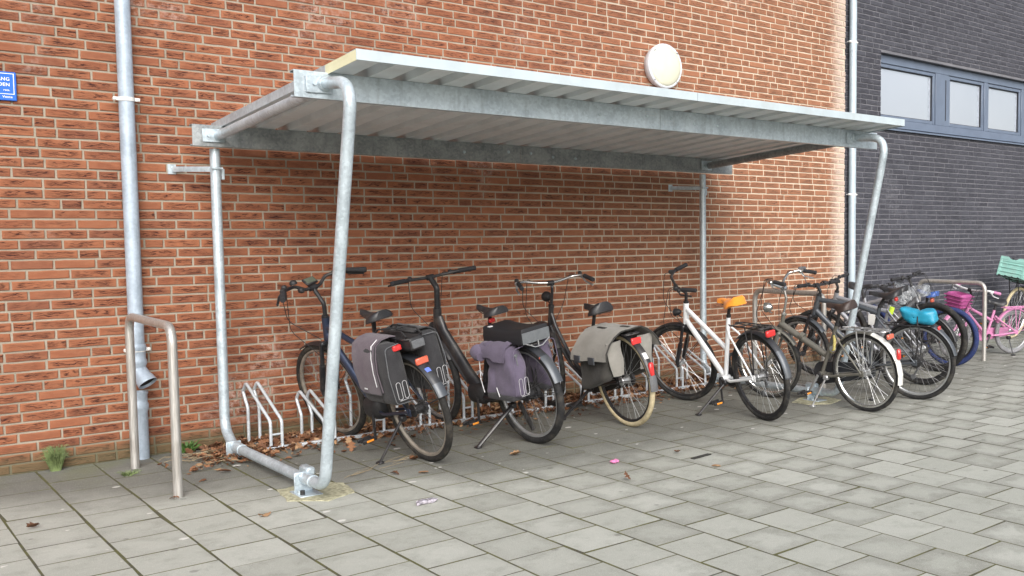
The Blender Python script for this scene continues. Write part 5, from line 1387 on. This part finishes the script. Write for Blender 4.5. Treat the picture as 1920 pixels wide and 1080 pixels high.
# green crate
root, F = bikes['far']
t = empty('plastic_crate', M=root.matrix_world @ F @ Matrix.Translation((1.20, 0, .79)) @ Matrix.Rotation(R(-15), 4, 'Y')); tag(t, 'mint green plastic crate on the front carrier of the rightmost black bicycle', 'crate')
m = MB(); LX, LY, LZ, th = .47, .36, .26, .012
m.bbox((0, 0, .008), (LX, LY, .012), .003)
for sx in (-1, 1):
    m.bbox((sx * (LX / 2 - th / 2), 0, LZ * .40), (th, LY - .026, LZ * .74), .003)
    m.bbox((0, sx * (LY / 2 - th / 2), LZ * .40), (LX - .026, th, LZ * .74), .003)
    for z in (.06, .115, .17, .225): m.bbox((sx * (LX / 2 + .003), 0, z), (.012, LY + .01, .012), .003); m.bbox((0, sx * (LY / 2 + .003), z), (LX + .005, .012, .0115), .003)
    for sy in (-1, 1): m.bbox((sx * (LX / 2 - .01), sy * (LY / 2 - .01), LZ / 2), (.034, .034, LZ), .005)
    for sy in (-1, 1): m.prism([(sy * (LY / 2 - .03), LZ * .76), (sy * (LY / 2 - .03), LZ), (sy * (LY / 2 - .10), LZ), (sy * (LY / 2 - .15), LZ * .88), (0, LZ * .88), (0, LZ * .76)], sx * (LX / 2) - .006, sx * (LX / 2) + .006, plane='yz')
    for sy in (-1, 1): m.prism([(sy * (LX / 2 - .03), LZ * .76), (sy * (LX / 2 - .03), LZ), (sy * (LX / 2 - .09), LZ), (sy * (LX / 2 - .13), LZ * .88), (0, LZ * .88), (0, LZ * .76)], sx * (LY / 2) - .006, sx * (LY / 2) + .006, plane='xz')
m.build('crate_body', MT['crate'], t)
# extras on single bikes
m = MB(); m.tube([P2(.265, .60, .03), P2(.235, .56, .07), P2(.24, .50, .075), P2(.29, .47, .05)], .012, 8); m.build('frame_lock', MT['olive_strap'], bikes['old'][0])
m = MB(); m.cyl(P2(.26, .50, .055), P2(.26, .50, .075), .026, 14); m.build('lock_barrel', MT['alu'], bikes['old'][0])
m = MB(); m.cyl(P2(.305, .66, .0), P2(.285, .72, .0), .024, 14); m.build('lime_lock', MT['lime'], bikes['silver'][0])
m = MB(); m.rbox(P2(.47, .60, .035), (.09, .03, .10), .006, 5); m.build('white_tag', MT['white_plastic'], bikes['silver'][0])

# ================================================================== light, camera, render settings
world = bpy.data.worlds.new('World'); scene.world = world; world.use_nodes = True
nt = world.node_tree; bg = nt.nodes['Background']
sky = nt.nodes.new('ShaderNodeTexSky'); sky.sky_type = 'NISHITA'; sky.sun_disc = False
SUN_EL, SUN_AZ = R(34), R(206)
sky.sun_elevation = SUN_EL; sky.sun_rotation = SUN_AZ; sky.dust_density = 4.0; sky.ozone_density = 1.0; sky.air_density = 1.0
hs = nt.nodes.new('ShaderNodeHueSaturation'); hs.inputs['Saturation'].default_value = .42
nt.links.new(sky.outputs[0], hs.inputs['Color']); nt.links.new(hs.outputs[0], bg.inputs['Color']); bg.inputs['Strength'].default_value = .15
sd = bpy.data.lights.new('sun', 'SUN'); sd.energy = 1.5; sd.angle = R(45); sd.color = (1, .985, .96)
so = bpy.data.objects.new('sun', sd); COL.objects.link(so)
dv = Vector((math.sin(SUN_AZ) * math.cos(SUN_EL), math.cos(SUN_AZ) * math.cos(SUN_EL), math.sin(SUN_EL)))
so.rotation_euler = dv.to_track_quat('Z', 'Y').to_euler()

cam = bpy.data.cameras.new('camera'); co = bpy.data.objects.new('camera', cam); COL.objects.link(co); scene.camera = co
f_px, yaw, pitch, roll = 1825.72, .758017, -.0668787, -.0032833
fw = Vector((math.sin(yaw) * math.cos(pitch), math.cos(yaw) * math.cos(pitch), math.sin(pitch))); rt = Vector((math.cos(yaw), -math.sin(yaw), 0)); up = rt.cross(fw)
r2 = rt * math.cos(roll) + up * math.sin(roll); u2 = up * math.cos(roll) - rt * math.sin(roll)
mw = Matrix((r2, u2, -fw)).transposed().to_4x4(); mw.translation = (-.3925, -7.05353, 1.43107); co.matrix_world = mw
cam.sensor_width = 36; cam.lens = 36 * f_px / 1920; cam.shift_x = -385.356 / 1920; cam.shift_y = 17.7257 / 1920; cam.clip_end = 400; cam.clip_start = .05
scene.view_settings.view_transform = 'Standard'; scene.view_settings.look = 'None'; scene.view_settings.gamma = 1.0; scene.view_settings.exposure = 0.47
scene.cycles.max_bounces = 8
